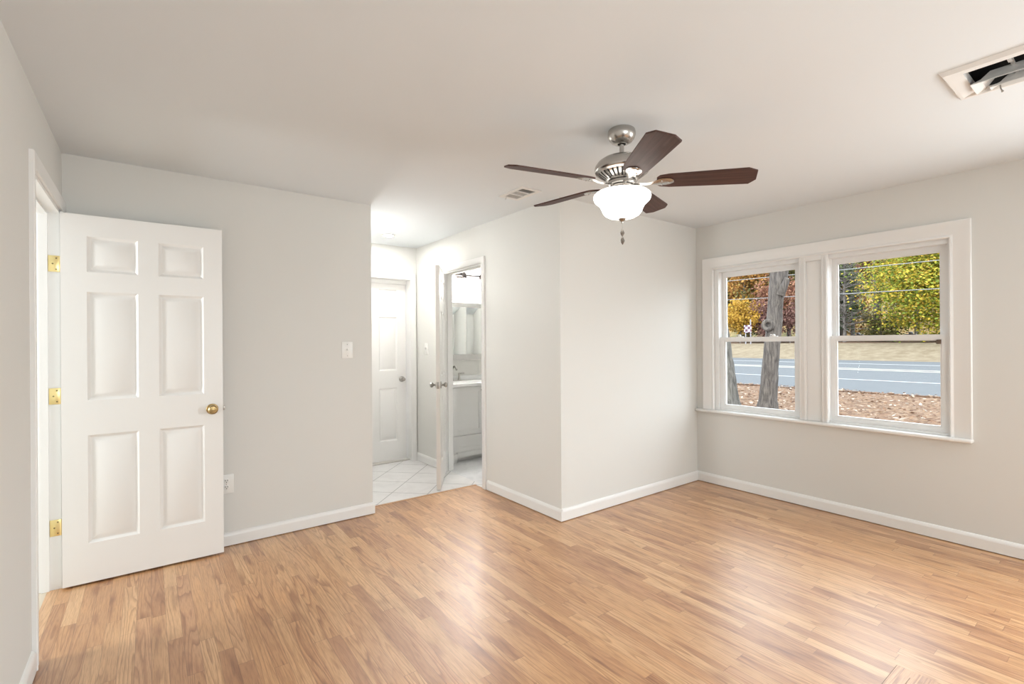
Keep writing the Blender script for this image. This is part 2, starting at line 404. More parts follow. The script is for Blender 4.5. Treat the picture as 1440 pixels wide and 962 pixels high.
def slab(bm, us, ws, holes, t0, t1, f):
    """plate over the grid us x ws without the hole rectangles, from depth t0 to t1; f(u, w, t) -> point"""
    us = sorted(set(us) | {h[i] for h in holes for i in (0, 1)}); ws = sorted(set(ws) | {h[i] for h in holes for i in (2, 3)})
    vd = {}
    def V(i, j, t):
        k = (i, j, t)
        if k not in vd: vd[k] = bm.verts.new(f(us[i], ws[j], t))
        return vd[k]
    keep = {}
    for i in range(len(us) - 1):
        for j in range(len(ws) - 1):
            cu, cw = (us[i] + us[i + 1]) / 2, (ws[j] + ws[j + 1]) / 2
            keep[i, j] = not any(h[0] < cu < h[1] and h[2] < cw < h[3] for h in holes)
    for (i, j), k in keep.items():
        if not k: continue
        for t in (t0, t1): bm.faces.new((V(i, j, t), V(i + 1, j, t), V(i + 1, j + 1, t), V(i, j + 1, t)))
        for (di, dj, a, b) in ((-1, 0, (i, j), (i, j + 1)), (1, 0, (i + 1, j), (i + 1, j + 1)), (0, -1, (i, j), (i + 1, j)), (0, 1, (i, j + 1), (i + 1, j + 1))):
            if not keep.get((i + di, j + dj), False):
                bm.faces.new((V(*a, t0), V(*b, t0), V(*b, t1), V(*a, t1)))
    return bm
def sweep_u(bm, a, b, z0, z1, prof, f, closed_bottom=False):
    """casing round an opening a..b, z0..z1; prof = [(outward offset, height off the wall)]; f(u, z, h)"""
    rows = []
    for o, h in prof:
        rows.append([bm.verts.new(f(*p, h)) for p in ((a - o, z0), (a - o, z1 + o), (b + o, z1 + o), (b + o, z0))])
    n = len(rows)
    for r in range(n - 1):
        for k in range(3): bm.faces.new((rows[r][k], rows[r][k + 1], rows[r + 1][k + 1], rows[r + 1][k]))
    for k in range(3): bm.faces.new((rows[n - 1][k], rows[n - 1][k + 1], rows[0][k + 1], rows[0][k]))
    bm.faces.new([rows[r][0] for r in range(n)]); bm.faces.new([rows[r][3] for r in range(n)])
    return bm
def struct(name, bm, mat, label=None, cat=None, smooth=None):
    o = obj(name, bm, mat, None, smooth); return set_props(o, label, cat, None, 'structure')

# ------------------------------------------------------------------ room shell
H = 2.40
XL, YA, XE, XB, YC, XD, YH = -0.388, 3.675, 1.385, 2.430, 2.653, 4.189, 5.053
YF, YBATH = -1.40, 5.15
THR = 3.825                                       # wood / tile seam

# openings
LO = (2.80, 3.612, 0.0, 2.062)                    # left doorway (y0, y1, z0, z1)
HO = (1.585, 2.372, 0.0, 2.045)                   # hall end door (x0, x1)
BO = (3.700, 4.446, 0.0, 2.052)                   # bathroom doorway (y0, y1)
WO = (0.824, 2.475, 0.685, 1.990)                 # twin window (y0, y1)
BIGV = (2.620, 2.868, 0.105, 0.490)               # ceiling diffuser hole
SMV = (2.080, 2.212, 2.652, 2.880)                # small vent hole

bm = BM(); slab(bm, [YF - .1, 5.25], [0, H], [LO], 0, .115, lambda u, w, t: (XL - t, u, w)); struct('wall_left', bm, WALL, 'greige wall with the open white panel door', 'wall')
bm = BM(); box(bm, XL - .0, XE, YA, YA + .115, 0, H); struct('wall_back', bm, WALL, 'greige wall behind the open door with switch and outlet', 'wall')
bm = BM(); box(bm, XE - .115, XE, YA + .115, YH, 0, H); struct('wall_hall_left', bm, WALL)
bm = BM(); slab(bm, [XE - .115, XB + .11], [0, H], [HO], 0, .20, lambda u, w, t: (u, YH + t, w)); struct('wall_hall_end', bm, WALL, 'pale wall at the end of the hall above the closed door', 'wall')
bm = BM(); slab(bm, [YC, YH], [0, H], [BO], 0, .11, lambda u, w, t: (XB + t, u, w)); struct('wall_hall_right', bm, WALL, 'greige wall with the bathroom doorway', 'wall')
bm = BM(); box(bm, XB + .11, XD, YC, YC + .11, 0, H); struct('wall_bump', bm, WALL, 'greige wall between the bathroom corner and the window wall', 'wall')
bm = BM(); slab(bm, [YF - .1, 5.25], [-.45, H], [WO, (-1.28, -.16, .76, 2.04)], 0, .18, lambda u, w, t: (XD + t, u, w)); struct('wall_right', bm, WALL, 'greige wall with the twin windows', 'wall')
bm = BM(); slab(bm, [XL, XD], [0, H], [(.26, 1.74, .85, 1.95)], 0, .10, lambda u, w, t: (u, YF - t, w)); struct('wall_front', bm, WALL)
bm = BM(); box(bm, XB + .11, XD, YBATH, YBATH + .10, 0, H); struct('wall_bathroom', bm, WALL)
bm = BM(); box(bm, -2.6, -2.5, 1.2, 4.5, 0, H); struct('wall_side_room', bm, ROOM2)
bm = BM(); box(bm, -2.5, XL - .115, 4.4, 4.5, 0, H); struct('wall_side_room_back', bm, ROOM2)
bm = BM(); box(bm, -2.5, XL - .115, 1.2, 1.3, 0, H); struct('wall_side_room_front', bm, ROOM2)
bm = BM(); slab(bm, [-2.6, 4.37], [YF - .1, 5.25], [BIGV, SMV], 0, .10, lambda u, w, t: (u, w, H + t)); struct('ceiling', bm, CEIL)

# floors
bm = BM()
pts = [(XL - .06, YF - .1), (XD, YF - .1), (XD, YC), (XB, YC), (XB, THR), (XE, THR), (XE, YA), (XL - .06, YA)]
prism(bm, pts, -.06, 0.0); struct('floor', bm, OAK, 'glossy oak strip floor', 'floor')
bm = BM()
pts = [(XE, THR), (XB, THR), (XB, BO[0]), (XB + .05, BO[0]), (XB + .05, BO[1]), (XB, BO[1]), (XB, YH + .20), (XE, YH + .20)]
prism(bm, pts, -.06, 0.0); struct('floor_hall', bm, TILE, 'white hall tiles laid on the diagonal', 'floor')
bm = BM(); box(bm, XB + .05, XD, YC + .11, YBATH, -.06, -.001); struct('floor_bathroom', bm, BTILE)
bm = BM(); box(bm, -2.6, XL - .06, 1.2, 4.5, -.06, -.002); struct('floor_side_room', bm, CARPET)
bm = BM(); box(bm, XE + .005, XB, THR - .012, THR + .012, 0, .003, .001); struct('trim_4', bm, OAK_X)

# baseboards: profile extruded along one axis
BP = [(0, .005), (.015, .005), (.015, .068), (.012, .078), (.007, .086), (.0, .090)]
def baseboard(name, p0, p1, nrm, ext0=0.0, ext1=0.0):
    p0, p1, nrm = Vector((*p0, 0)), Vector((*p1, 0)), Vector((*nrm, 0))
    d = (p1 - p0).normalized(); p0 = p0 - d * ext0; p1 = p1 + d * ext1
    bm = BM()
    A = [bm.verts.new(p0 + nrm * h + Vector((0, 0, z))) for h, z in BP]; B = [bm.verts.new(p1 + nrm * h + Vector((0, 0, z))) for h, z in BP]
    bm.faces.new(A); bm.faces.new(list(reversed(B)))
    for i in range(len(BP)): bm.faces.new((A[i], A[(i + 1) % len(BP)], B[(i + 1) % len(BP)], B[i]))
    return struct(name, bm, TRIM)
baseboard('baseboard_back', (XL + .02, YA), (XE, YA), (0, -1), 0, .012)
baseboard('baseboard_hall_corner', (XB, YC), (XB, 3.625), (-1, 0), .0149)
baseboard('baseboard_bump', (XB, YC), (XD, YC), (0, -1), 0.0)
baseboard('baseboard_right', (XD, YF), (XD, YC), (-1, 0))
baseboard('baseboard_left', (XL, YF), (XL, 2.735), (1, 0))
baseboard('baseboard_hall_right', (XB, 4.507), (XB, YH), (-1, 0))
baseboard('baseboard_front', (XL, YF), (XD, YF), (0, 1))

# ------------------------------------------------------------------ six panel door leaf
def panel_leaf(bm, W, Z0, Z1, T, cols, rows, M):
    """leaf in local coords x 0..W, y 0..T (y=0 is a face), z Z0..Z1; M to world"""
    xs = sorted({0, W} | {c for a in cols for c in a}); zs = sorted({Z0, Z1} | {r for a in rows for r in a})
    allv = []
    def face_side(y, s):
        vd = {}
        def V(x, z, d=0.0):
            k = (round(x, 5), round(z, 5), round(d, 5))
            if k not in vd: vd[k] = bm.verts.new((x, y + s * d, z)); allv.append(vd[k])
            return vd[k]
        for i in range(len(xs) - 1):
            for j in range(len(zs) - 1):
                x0, x1, z0, z1 = xs[i], xs[i + 1], zs[j], zs[j + 1]
                if (x0, x1) in cols and (z0, z1) in rows:
                    ring0 = [(x0, z0), (x1, z0), (x1, z1), (x0, z1)]
                    prevr = [V(*p) for p in ring0]
                    for inset, d in ((.005, .004), (.013, .011), (.018, .0115), (.046, .002)):
                        r = [V(x0 + inset, z0 + inset, d), V(x1 - inset, z0 + inset, d), V(x1 - inset, z1 - inset, d), V(x0 + inset, z1 - inset, d)]
                        for k in range(4): bm.faces.new((prevr[k], prevr[(k + 1) % 4], r[(k + 1) % 4], r[k]))
                        prevr = r
                    bm.faces.new(prevr)
                else:
                    bm.faces.new((V(x0, z0), V(x1, z0), V(x1, z1), V(x0, z1)))
        return V
    F = face_side(0.0, 1.0); B = face_side(T, -1.0)
    for i in range(len(xs) - 1):
        for z in (Z0, Z1): bm.faces.new((F(xs[i], z), F(xs[i + 1], z), B(xs[i + 1], z), B(xs[i], z)))
    for j in range(len(zs) - 1):
        for x in (0, W): bm.faces.new((F(x, zs[j]), F(x, zs[j + 1]), B(x, zs[j + 1]), B(x, zs[j])))
    for v in allv: v.co = M @ v.co
    return bm
ROWS = [(.228, .826), (1.018, 1.620), (1.729, 1.928)]
def knob(parent, at, nrm, mat, name='door_knob', turned=True):
    q = Vector(nrm).to_track_quat('Z', 'Y').to_matrix().to_4x4(); M = Matrix.Translation(at) @ q
    bm = BM(); lathe(bm, [(0, -.001), (.032, -.001), (.033, .003), (.030, .007), (.016, .010), (0.012, .012)], 32, M)
    r = obj('rosette', bm, mat, parent)
    bm = BM()
    if turned: prof = [(.011, .008), (.010, .022), (.014, .030), (.024, .036), (.0275, .046), (.0265, .055), (.021, .061), (.0195, .0595), (.013, .0600), (.0125, .0625), (.006, .0635), (0, .0635)]
    else: prof = [(.010, .008), (.0085, .022), (.012, .030), (.020, .036), (.024, .046), (.021, .056), (.010, .062), (0, .063)]
    lathe(bm, prof, 32, M)
    return obj(name, bm, mat, parent)

CAS = [(0, 0), (0, .011), (.008, .014), (.030, .013), (.048, .017), (.060, .018), (.064, .014), (.064, 0)]
def door_set(name, loc, label):
    return thing(name, loc, label, 'door', None, 'structure')

# door 1: big open door against the back wall
D1 = door_set('door_1', (XL, 3.59, 0), 'white six panel door standing open, brass knob and hinges')
bm = BM(); sweep_u(bm, LO[0], LO[1], 0, LO[3], [(o * (60 / 64), h) for o, h in CAS], lambda u, z, h: (XL + h, u, z)); obj('casing', bm, TRIM, D1)
bm = BM()
f = lambda u, z, h: (XL - h, u, z)
sweep_u(bm, LO[0] + .018, LO[1] - .018, 0, LO[3] - .018, [(0, 0.001), (.0175, .001), (.0175, .114), (0, .114)], f)
sweep_u(bm, LO[0] + .030, LO[1] - .030, 0, LO[3] - .030, [(0, .050), (.0119, .050), (.0119, .085), (0, .085)], f)
obj('jamb', bm, TRIM, D1)
bm = BM()
MD = Matrix.Translation((XL + .004, 3.553, 0)) @ Matrix.Rotation(math.radians(-.3), 4, 'Z')
panel_leaf(bm, .754, .012, 2.044, .035, [(.108, .333), (.429, .654)], ROWS, MD)
leaf1 = obj('leaf', bm, DOORP, D1, 20)
knob(leaf1, MD @ Vector((.696, .0005, .921)), (0, -1, 0), OLD_BRASS)
bm = BM(); box(bm, .7542, .766, .011, .024, .908, .934, .003, M=MD); obj('latch_bolt', bm, NICKEL_DARK, leaf1)
for hz in (1.768, 1.048, .334):
    bm = BM(); box(bm, XL - .048, XL - .002, 3.5905, 3.5935, hz - .044, hz + .044, .001)
    h = obj('hinge', bm, BRASS, D1)
    bm = BM()
    for k in range(5): lathe(bm, [(0, -.0085), (.0055, -.0085), (.0058, -.0075), (.0058, .0075), (.0055, .0085), (0, .0085)], 16, Matrix.Translation((XL + .004, 3.588 + .004, hz + (k - 2) * .0175)))
    obj('hinge_knuckle', bm, BRASS, h)
    for k, (sx, sz) in enumerate(((-.016, .03), (-.030, 0), (-.016, -.03))):
        bm = BM(); lathe(bm, [(0, 0), (.004, 0), (.003, .0012), (0, .0016)], 12, Matrix.Translation((XL + sx, 3.5906, hz + sz)) @ Matrix.Rotation(PI / 2, 4, 'X')); obj('screw', bm, SCREW, h)

# door 2: closed door at the end of the hall
D2 = door_set('door_2', (1.98, YH + .13, 0), 'closed white six panel door at the end of the tiled hall')
bm = BM(); sweep_u(bm, HO[0] + .005, HO[1] - .020, 0, HO[3] - .008, CAS, lambda u, z, h: (u, YH - h, z)); obj('casing', bm, TRIM, D2)
bm = BM(); f = lambda u, z, h: (u, YH + h, z)
sweep_u(bm, HO[0] + .014, HO[1] - .012, 0, HO[3] - .012, [(0, .001), (.0115, .001), (.0115, .199), (0, .199)], f)
box(bm, HO[0] + .014, HO[1] - .012, YH + .122, YH + .165, 1.992, HO[3] - .012)
obj('jamb', bm, TRIM, D2)
bm = BM(); MD2 = Matrix.Translation((1.602, YH + .125, 0))
panel_leaf(bm, .752, .014, 1.990, .035, [(.108, .322), (.430, .646)], ROWS, MD2); leaf2 = obj('leaf', bm, DOORP, D2, 20)
knob(leaf2, MD2 @ Vector((.698, .0005, .918)), (0, -1, 0), NICKEL_DARK, turned=False)
bm = BM(); box(bm, HO[0] + .014, HO[1] - .012, YH + .05, YH + .19, .0005, .012, .004); obj('threshold', bm, simple('marble_sill', (0.62, 0.59, 0.54), .3, var=.08, bscale=20), D2)

# door 3: bathroom door, half open into the hall
D3 = door_set('door_3', (XB, BO[1], 0), 'narrow white door seen edge on, ajar beside the bathroom doorway')
bm = BM(); sweep_u(bm, BO[0] + .002, BO[1] - .002, 0, BO[3] - .002, [(o * .86, h) for o, h in CAS], lambda u, z, h: (XB - h, u, z)); obj('casing', bm, TRIM, D3)
bm = BM(); f = lambda u, z, h: (XB + h, u, z)
sweep_u(bm, BO[0] + .016, BO[1] - .016, 0, BO[3] - .016, [(0, .001), (.0155, .001), (.0155, .109), (0, .109)], f)
sweep_u(bm, BO[0] + .026, BO[1] - .026, 0, BO[3] - .026, [(0, .045), (.0099, .045), (.0099, .08), (0, .08)], f)
obj('jamb', bm, TRIM, D3)
bm = BM()
hx, hy, tx, ty = XB - .020, 4.428, 2.047, 3.874
ang = math.atan2(ty - hy, tx - hx); Wd = math.hypot(tx - hx, ty - hy)
MD3 = Matrix.Translation((hx, hy, 0)) @ Matrix.Rotation(ang, 4, 'Z')
panel_leaf(bm, Wd, .012, 2.020, .035, [(.10, .295), (.365, .56)], ROWS, MD3); leaf3 = obj('leaf', bm, DOORP, D3, 20)
for s, yy in ((-1, 0.0), (1, .035)):
    n = (MD3.to_3x3() @ Vector((0, s, 0))); knob(leaf3, MD3 @ Vector((Wd - .06, yy, .945)), n, NICKEL_DARK, turned=False)
bm = BM(); box(bm, Wd + .0002, Wd + .002, .006, .029, .915, .975, .0005, M=MD3); obj('latch_plate', bm, NICKEL_DARK, leaf3)
for hz in (1.80, .25):
    bm = BM(); lathe(bm, [(0, -.045), (.006, -.045), (.006, .045), (0, .045)], 14, Matrix.Translation((XB - .024, 4.440, hz))); obj('hinge', bm, NICKEL_DARK, D3)

# ------------------------------------------------------------------ windows
WCAS = [(0, 0), (0, .016), (.006, .021), (.014, .018), (.020, .013), (.070, .015), (.086, .020), (.104, .021), (.108, .017), (.108, 0)]
bm = BM(); sweep_u(bm, WO[0], WO[1], .690, 1.985, [(o, h) for o, h in WCAS], lambda u, z, h: (XD - h, u, z) )
box(bm, XD - .015, XD - .0005, 1.535, 1.735, 1.950, 1.986)
struct('trim_1', bm, TRIM, 'wide white casing around the twin windows', 'trim', 30)
bm = BM()
for a, b in ((1.686, 1.737), (1.530, 1.577)):
    box(bm, XD - .014, XD + .05, a, b, .690, 1.985, .002)
    box(bm, XD - .021, XD - .0135, a + .004, a + .018, .690, 1.985, .003); box(bm, XD - .019, XD - .0135, b - .016, b - .004, .690, 1.985, .003)
box(bm, XD + .006, XD + .10, 1.5772, 1.6858, .690, 1.985)
struct('trim_2', bm, TRIM, 'white mullion board between the two windows', 'trim', 30)
bm = BM(); box(bm, XD - .050, XD + .06, .712, 2.645, .664, .689, .009, 3); struct('trim_3', bm, TRIM, 'white sill board under the twin windows', 'sill', 40)

def window(name, y0, y1, gl, gu, locks, lockmat, label, f0, f1):
    """y0..y1 sash span; gl/gu glass y-range of lower/upper sash; f0,f1 frame outer"""
    T = thing(name, (XD + .06, (y0 + y1) / 2, .69), label, 'window', None, 'structure')
    bm = BM()
    # vinyl frame with stepped jamb liners, head and sloping sill
    for (a, b) in ((f0, y0 + .006), (y1 - .006, f1)):
        box(bm, XD + .012, XD + .15, a, b, .690, 1.988)
    yi0, yi1 = y0 + .0062, y1 - .0062
    box(bm, XD + .012, XD + .15, yi0, yi1, 1.955, 1.988)
    box(bm, XD + .012, XD + .15, yi0, yi1, .690, .702)
    obj('window_frame', bm, VINYL, T, 30)
    def sash(nm, xa, xb, z0, z1, g, gz, xg):
        bm = BM()
        slab(bm, [y0, y1], [z0, z1], [(g[0], g[1], gz[0], gz[1])], xa, xb, lambda u, w, t: (t, u, w))
        # glazing bead
        w = .009
        slab(bm, [g[0] - .001, g[1] + .001], [gz[0] - .001, gz[1] + .001], [(g[0] + w, g[1] - w, gz[0] + w, gz[1] - w)], xa + .009, xb - .006, lambda u, ww, t: (t, u, ww))
        s = obj(nm, bm, VINYL, T, 30)
        bm = BM(); box(bm, xg - .002, xg + .002, g[0] + .004, g[1] - .004, gz[0] + .004, gz[1] - .004); obj('pane', bm, GLASS, s)
        return s
    up = sash('upper_sash', XD + .076, XD + .110, 1.325, 1.962, (gu[0] - .007, gu[1] + .007), (1.345, 1.921), XD + .094)
    lo = sash('lower_sash', XD + .036, XD + .0715, .700, 1.358, (gl[0] - .007, gl[1] + .007), (.736, 1.326), XD + .054)
    for ly in locks:
        bm = BM(); box(bm, XD + .040, XD + .068, ly - .032, ly + .032, 1.358, 1.364, .002); lathe(bm, [(0, 0), (.013, 0), (.012, .012), (.006, .016), (0, .016)], 18, Matrix.Translation((XD + .054, ly, 1.363)))
        box(bm, XD + .044, XD + .056, ly - .004, ly + .026, 1.372, 1.378, .002)
        obj('sash_lock', bm, lockmat, lo)
    return T, lo
BLKLOCK = simple('lock_dark', (0.05, 0.05, 0.05), .4, var=.1)
w1, lo1 = window('window_1', 1.745, 2.443, (1.794, 2.394), (1.804, 2.404), (2.26, 1.965), PLATE, 'left double hung window with a grey tree trunk outside', 1.737, 2.475)
w2, lo2 = window('window_2', .832, 1.541, (.880, 1.491), (.889, 1.495), (1.352, 1.04), BLKLOCK, 'right double hung window facing the yellow green tree', .824, 1.5285)
bm = BM()
for a in ((.884, .899, 1.318, 1.321), (.884, .899, 1.296, 1.299), (.897, .900, 1.296, 1.321)): box(bm, XD + .030, XD + .0375, *a)
box(bm, XD + .0352, XD + .0375, .876, .900, 1.294, 1.3225)
obj('vent_stop', bm, simple('latch_brown', (0.16, 0.11, 0.08), .5, var=.1), lo2)

# unseen windows added for the fill lights; front one closed against the sky
T = thing('unseen_window_front', (1.0, YF - .05, .85), None, None, None, 'structure')
bm = BM(); slab(bm, [.26, 1.74], [.85, 1.95], [(.31, 1.69, .90, 1.90)], 0, .05, lambda u, w, t: (u, YF - .03 - t, w)); obj('window_frame', bm, VINYL, T, 30)
bm = BM(); box(bm, .27, 1.73, YF - .095, YF - .09, .86, 1.94); obj('sky_block_panel', bm, ROOM2, T)
T = thing('unseen_window_right', (XD + .1, -.72, .76), None, None, None, 'structure')
bm = BM(); slab(bm, [-1.28, -.16], [.76, 2.04], [(-1.23, -.21, .81, 1.38), (-1.23, -.21, 1.42, 1.99)], .06, .12, lambda u, w, t: (XD + t, u, w)); obj('window_frame', bm, VINYL, T, 30)

# ------------------------------------------------------------------ wall plates
def screw_at(p, at, nrm, mat=PLATE):
    q = Vector(nrm).to_track_quat('Z', 'Y').to_matrix().to_4x4()
    bm = BM(); lathe(bm, [(0, 0), (.0035, 0), (.003, .001), (0, .0012)], 12, Matrix.Translation(at) @ q); obj('screw', bm, mat, p)
def switch(at, axis, label):
    x, y, z = at
    T = thing('light_switch', at, label, 'light switch', None)
    bm = BM()
    if axis == 'y':
        box(bm, x - .0425, x + .0425, y - .006, y - .0003, z - .062, z + .062, .0025); pl = obj('switch_plate', bm, PLATE, T)
        bm = BM(); box(bm, x - .0045, x + .0045, y - .018, y - .0055, z - .004, z + .012, .0015); obj('toggle', bm, PLATE, T)
        for s in (-.042, .042): screw_at(pl, (x, y - .0058, z + s), (0, -1, 0), NICKEL)
    else:
        box(bm, x - .006, x - .0003, y - .0425, y + .0425, z - .062, z + .062, .0025); pl = obj('switch_plate', bm, PLATE, T)
        bm = BM(); box(bm, x - .018, x - .0055, y - .0045, y + .0045, z - .004, z + .012, .0015); obj('toggle', bm, PLATE, T)
        for s in (-.042, .042): screw_at(pl, (x - .0058, y, z + s), (-1, 0, 0), NICKEL)
switch((1.194, YA, 1.275), 'y', 'white toggle switch plate on the greige wall near the hall opening')
switch((XB, 4.815, 1.262), 'x', 'faint white switch plate in the hall beside the edge-on door')
T = thing('wall_outlet', (.399, YA, .407), 'white duplex outlet low on the wall beside the open door', 'outlet')
bm = BM(); box(bm, .357, .441, YA - .006, YA - .0003, .345, .469, .0025); pl = obj('outlet_plate', bm, PLATE, T)
for s in (-.0205, .0205):
    bm = BM(); lathe(bm, [(0, -.003), (.0172, -.003), (.0172, .0015), (.016, .002), (0, .002)], 28, Matrix.Translation((.399, YA - .0062, .407 + s)) @ Matrix.Rotation(PI / 2, 4, 'X')); sk = obj('socket', bm, PLATE, T)
    bm = BM()
    for sx in (-.0065, .0065): box(bm, .399 + sx - .0014, .399 + sx + .0014, YA - .0092, YA - .0078, .407 + s, .407 + s + .009)
    lathe(bm, [(0, 0), (.0026, 0), (.0026, .0014), (0, .0014)], 12, Matrix.Translation((.399, YA - .0078, .407 + s - .0075)) @ Matrix.Rotation(PI / 2, 4, 'X'))
    obj('slots', bm, DARK, sk)
screw_at(pl, (.399, YA - .006, .407), (0, -1, 0), NICKEL)

# ------------------------------------------------------------------ ceiling fan
FX, FY = 1.929, 1.637
FAN = thing('ceiling_fan', (FX, FY, 2.40), 'brushed nickel ceiling fan with five dark walnut blades and a lit bowl', 'ceiling fan')
MF = Matrix.Translation((FX, FY, .032)); MC = Matrix.Translation((FX, FY, 2.40 * .2)) @ Matrix.Diagonal((1.05, 1.05, .8, 1))
bm = BM(); lathe(bm, [(0, 2.3995), (.060, 2.3995), (.064, 2.394), (.0665, 2.380), (.066, 2.362), (.060, 2.340), (.048, 2.322), (.034, 2.311), (.026, 2.308), (.020, 2.308)], 48, MC); obj('canopy', bm, NICKEL, FAN)
bm = BM(); lathe(bm, [(.0205, 2.3085), (.0205, 2.313), (.012, 2.3135)], 24, MC); obj('canopy_ring', bm, DARK, FAN)
bm = BM(); lathe(bm, [(.0115, 2.295), (.0115, 2.246)], 24, MF); obj('downrod', bm, NICKEL, FAN)
bm = BM(); lathe(bm, [(.011, 2.236), (.040, 2.234), (.072, 2.228), (.100, 2.217), (.121, 2.202), (.133, 2.184), (.138, 2.168), (.137, 2.158), (.132, 2.150), (.125, 2.147), (.121, 2.146)], 56, MF); motor = obj('motor_housing', bm, NICKEL, FAN)
bm = BM(); lathe(bm, [(.1205, 2.148), (.110, 2.138), (.078, 2.118), (.060, 2.112), (0, 2.112)], 48, MF); obj('vent_core', bm, DARK, FAN)
bm = BM()
for k in range(30):
    a = 2 * PI * k / 30
    M = MF @ Matrix.Rotation(a, 4, 'Z')
    P = [(.124, 2.149), (.113, 2.136), (.081, 2.1150), (.070, 2.1105)]
    V = []
    for (r, z) in P:
        w = .0062 * r / .1
        V.append([bm.verts.new(M @ Vector((r, s * w, z + dz))) for s, dz in ((-1, 0), (1, 0), (1, .006), (-1, .006))])
    for A, B in zip(V, V[1:]):
        for i in range(4): bm.faces.new((A[i], A[(i + 1) % 4], B[(i + 1) % 4], B[i]))
    bm.faces.new(V[0]); bm.faces.new(V[-1])
lathe(bm, [(.126, 2.152), (.1265, 2.147), (.120, 2.143), (.117, 2.1435)], 48, MF)
lathe(bm, [(.080, 2.1185), (.082, 2.112), (.076, 2.108), (.066, 2.108)], 48, MF)
obj('vent_grille', bm, NICKEL, FAN)
bm = BM(); lathe(bm, [(.0665, 2.109), (.0665, 2.104), (.055, 2.104)], 40, MF); obj('shadow_gap', bm, DARK, FAN)
bm = BM(); lathe(bm, [(.055, 2.106), (.069, 2.104), (.0705, 2.098), (.0705, 2.090), (.068, 2.086), (.058, 2.085)], 48, MF); obj('flywheel', bm, NICKEL, FAN)
bm = BM(); lathe(bm, [(.050, 2.090), (.0555, 2.082), (.0555, 2.062), (.059, 2.058), (.075, 2.055), (.088, 2.050), (.088, 2.046), (.040, 2.046)], 48, MF); obj('switch_housing', bm, NICKEL, FAN)
bm = BM(); lathe(bm, [(.080, 2.046), (.110, 2.049), (.130, 2.046), (.1415, 2.036), (.1435, 2.024), (.139, 2.010), (.126, 1.997), (.113, 1.985), (.105, 1.970), (.098, 1.952), (.086, 1.936), (.066, 1.925), (.035, 1.920), (0, 1.919)], 56, MF); obj('bowl_shade', bm, BOWL, FAN, label='lit white frosted glass bowl')
bm = BM(); lathe(bm, [(.006, 1.921), (.017, 1.919), (.0195, 1.915), (.014, 1.908), (.006, 1.901), (.004, 1.892), (0, 1.890)], 28, MF); fin = obj('finial', bm, NICKEL_DARK, FAN)
FOBM = simple('fob_pewter', (.22, .20, .18), .4, 1.0, var=.1)
for dx, dy, zb in ((.003, .002, 1.876), (-.003, -.004, 1.834)):
    M = Matrix.Translation((FX + dx, FY + dy, 0))
    bm = BM()
    z = 1.926
    while z > zb + .026:
        bmesh.ops.create_icosphere(bm, subdivisions=1, radius=.0016, matrix=M @ Matrix.Translation((0, 0, z))); z -= .0034
    ch = obj('pull_chain', bm, NICKEL_DARK, FAN)
    bm = BM(); lathe(bm, [(0, zb + .024), (.003, zb + .020), (.0105, zb + .003), (.0110, zb), (.009, zb - .005), (.002, zb - .018), (0, zb - .019)], 8, M); obj('pull_fob', bm, FOBM, ch)
# blades
BL = [(.170, -.030), (.185, -.049), (.230, -.058), (.42, -.065), (.580, -.070), (.622, -.044), (.628, .032), (.600, .070), (.42, .065), (.230, .058), (.185, .047), (.170, .030)]
def arm_bm():
    bm = BM()
    secs = [(.055, .012, .004, -.0125), (.085, .011, .005, -.0125), (.115, .010, .005, -.014), (.140, .0115, .005, -.013), (.160, .022, .005, -.0105), (.185, .0345, .005, -.0085), (.210, .037, .005, -.0075), (.232, .031, .005, -.0072), (.248, .016, .004, -.0070), (.252, .004, .003, -.0068)]
    R = []
    for r, w, t, z in secs:
        R.append([bm.verts.new(c) for c in ((r, -w, z + t * .3), (r, -w * .5, z - t * .7), (r, 0, z - t), (r, w * .5, z - t * .7), (r, w, z + t * .3), (r, w * .5, z + t * .5), (r, -w * .5, z + t * .5))])
    for A, B in zip(R, R[1:]):
        for i in range(7): bm.faces.new((A[i], A[(i + 1) % 7], B[(i + 1) % 7], B[i]))
    bm.faces.new(R[0]); bm.faces.new(list(reversed(R[-1])))
    return bm
PITCH = math.radians(-13)
TILT = Matrix.Rotation(math.radians(2.2), 4, Vector((.985, .17, 0)))
proto = None
for k in range(5):
    a = math.radians(20.0 + 72 * k)
    M = Matrix.Translation((0, 0, 2.130 - 2.40)) @ TILT @ Matrix.Rotation(a, 4, 'Z') @ Matrix.Rotation(PITCH, 4, 'X')
    if proto is None:
        bm = BM(); prism(bm, BL, -.0035, .0035)
        bl = obj('blade', bm, WALNUT, FAN, 30, local=True)
        ar = obj('blade_arm', arm_bm(), NICKEL, bl, 40, local=True); ar.matrix_local = Matrix.Rotation(-PITCH * .25, 4, 'X')
        sc = []
        for (sx, sy) in ((.195, -.018), (.195, .018), (.228, 0)):
            bm = BM(); lathe(bm, [(0, -.0145), (.003, -.0142), (.0042, -.0125), (.0042, -.010)], 12, Matrix.Translation((sx, sy, 0))); sc.append(obj('blade_screw', bm, NICKEL, bl, 30, local=True))
        proto = (bl, ar, sc)
    else:
        bl = proto[0].copy(); COL.objects.link(bl); bl.parent = FAN
        ar = proto[1].copy(); COL.objects.link(ar); ar.parent = bl
        for s in proto[2]:
            c = s.copy(); COL.objects.link(c); c.parent = bl
    bl.matrix_local = M

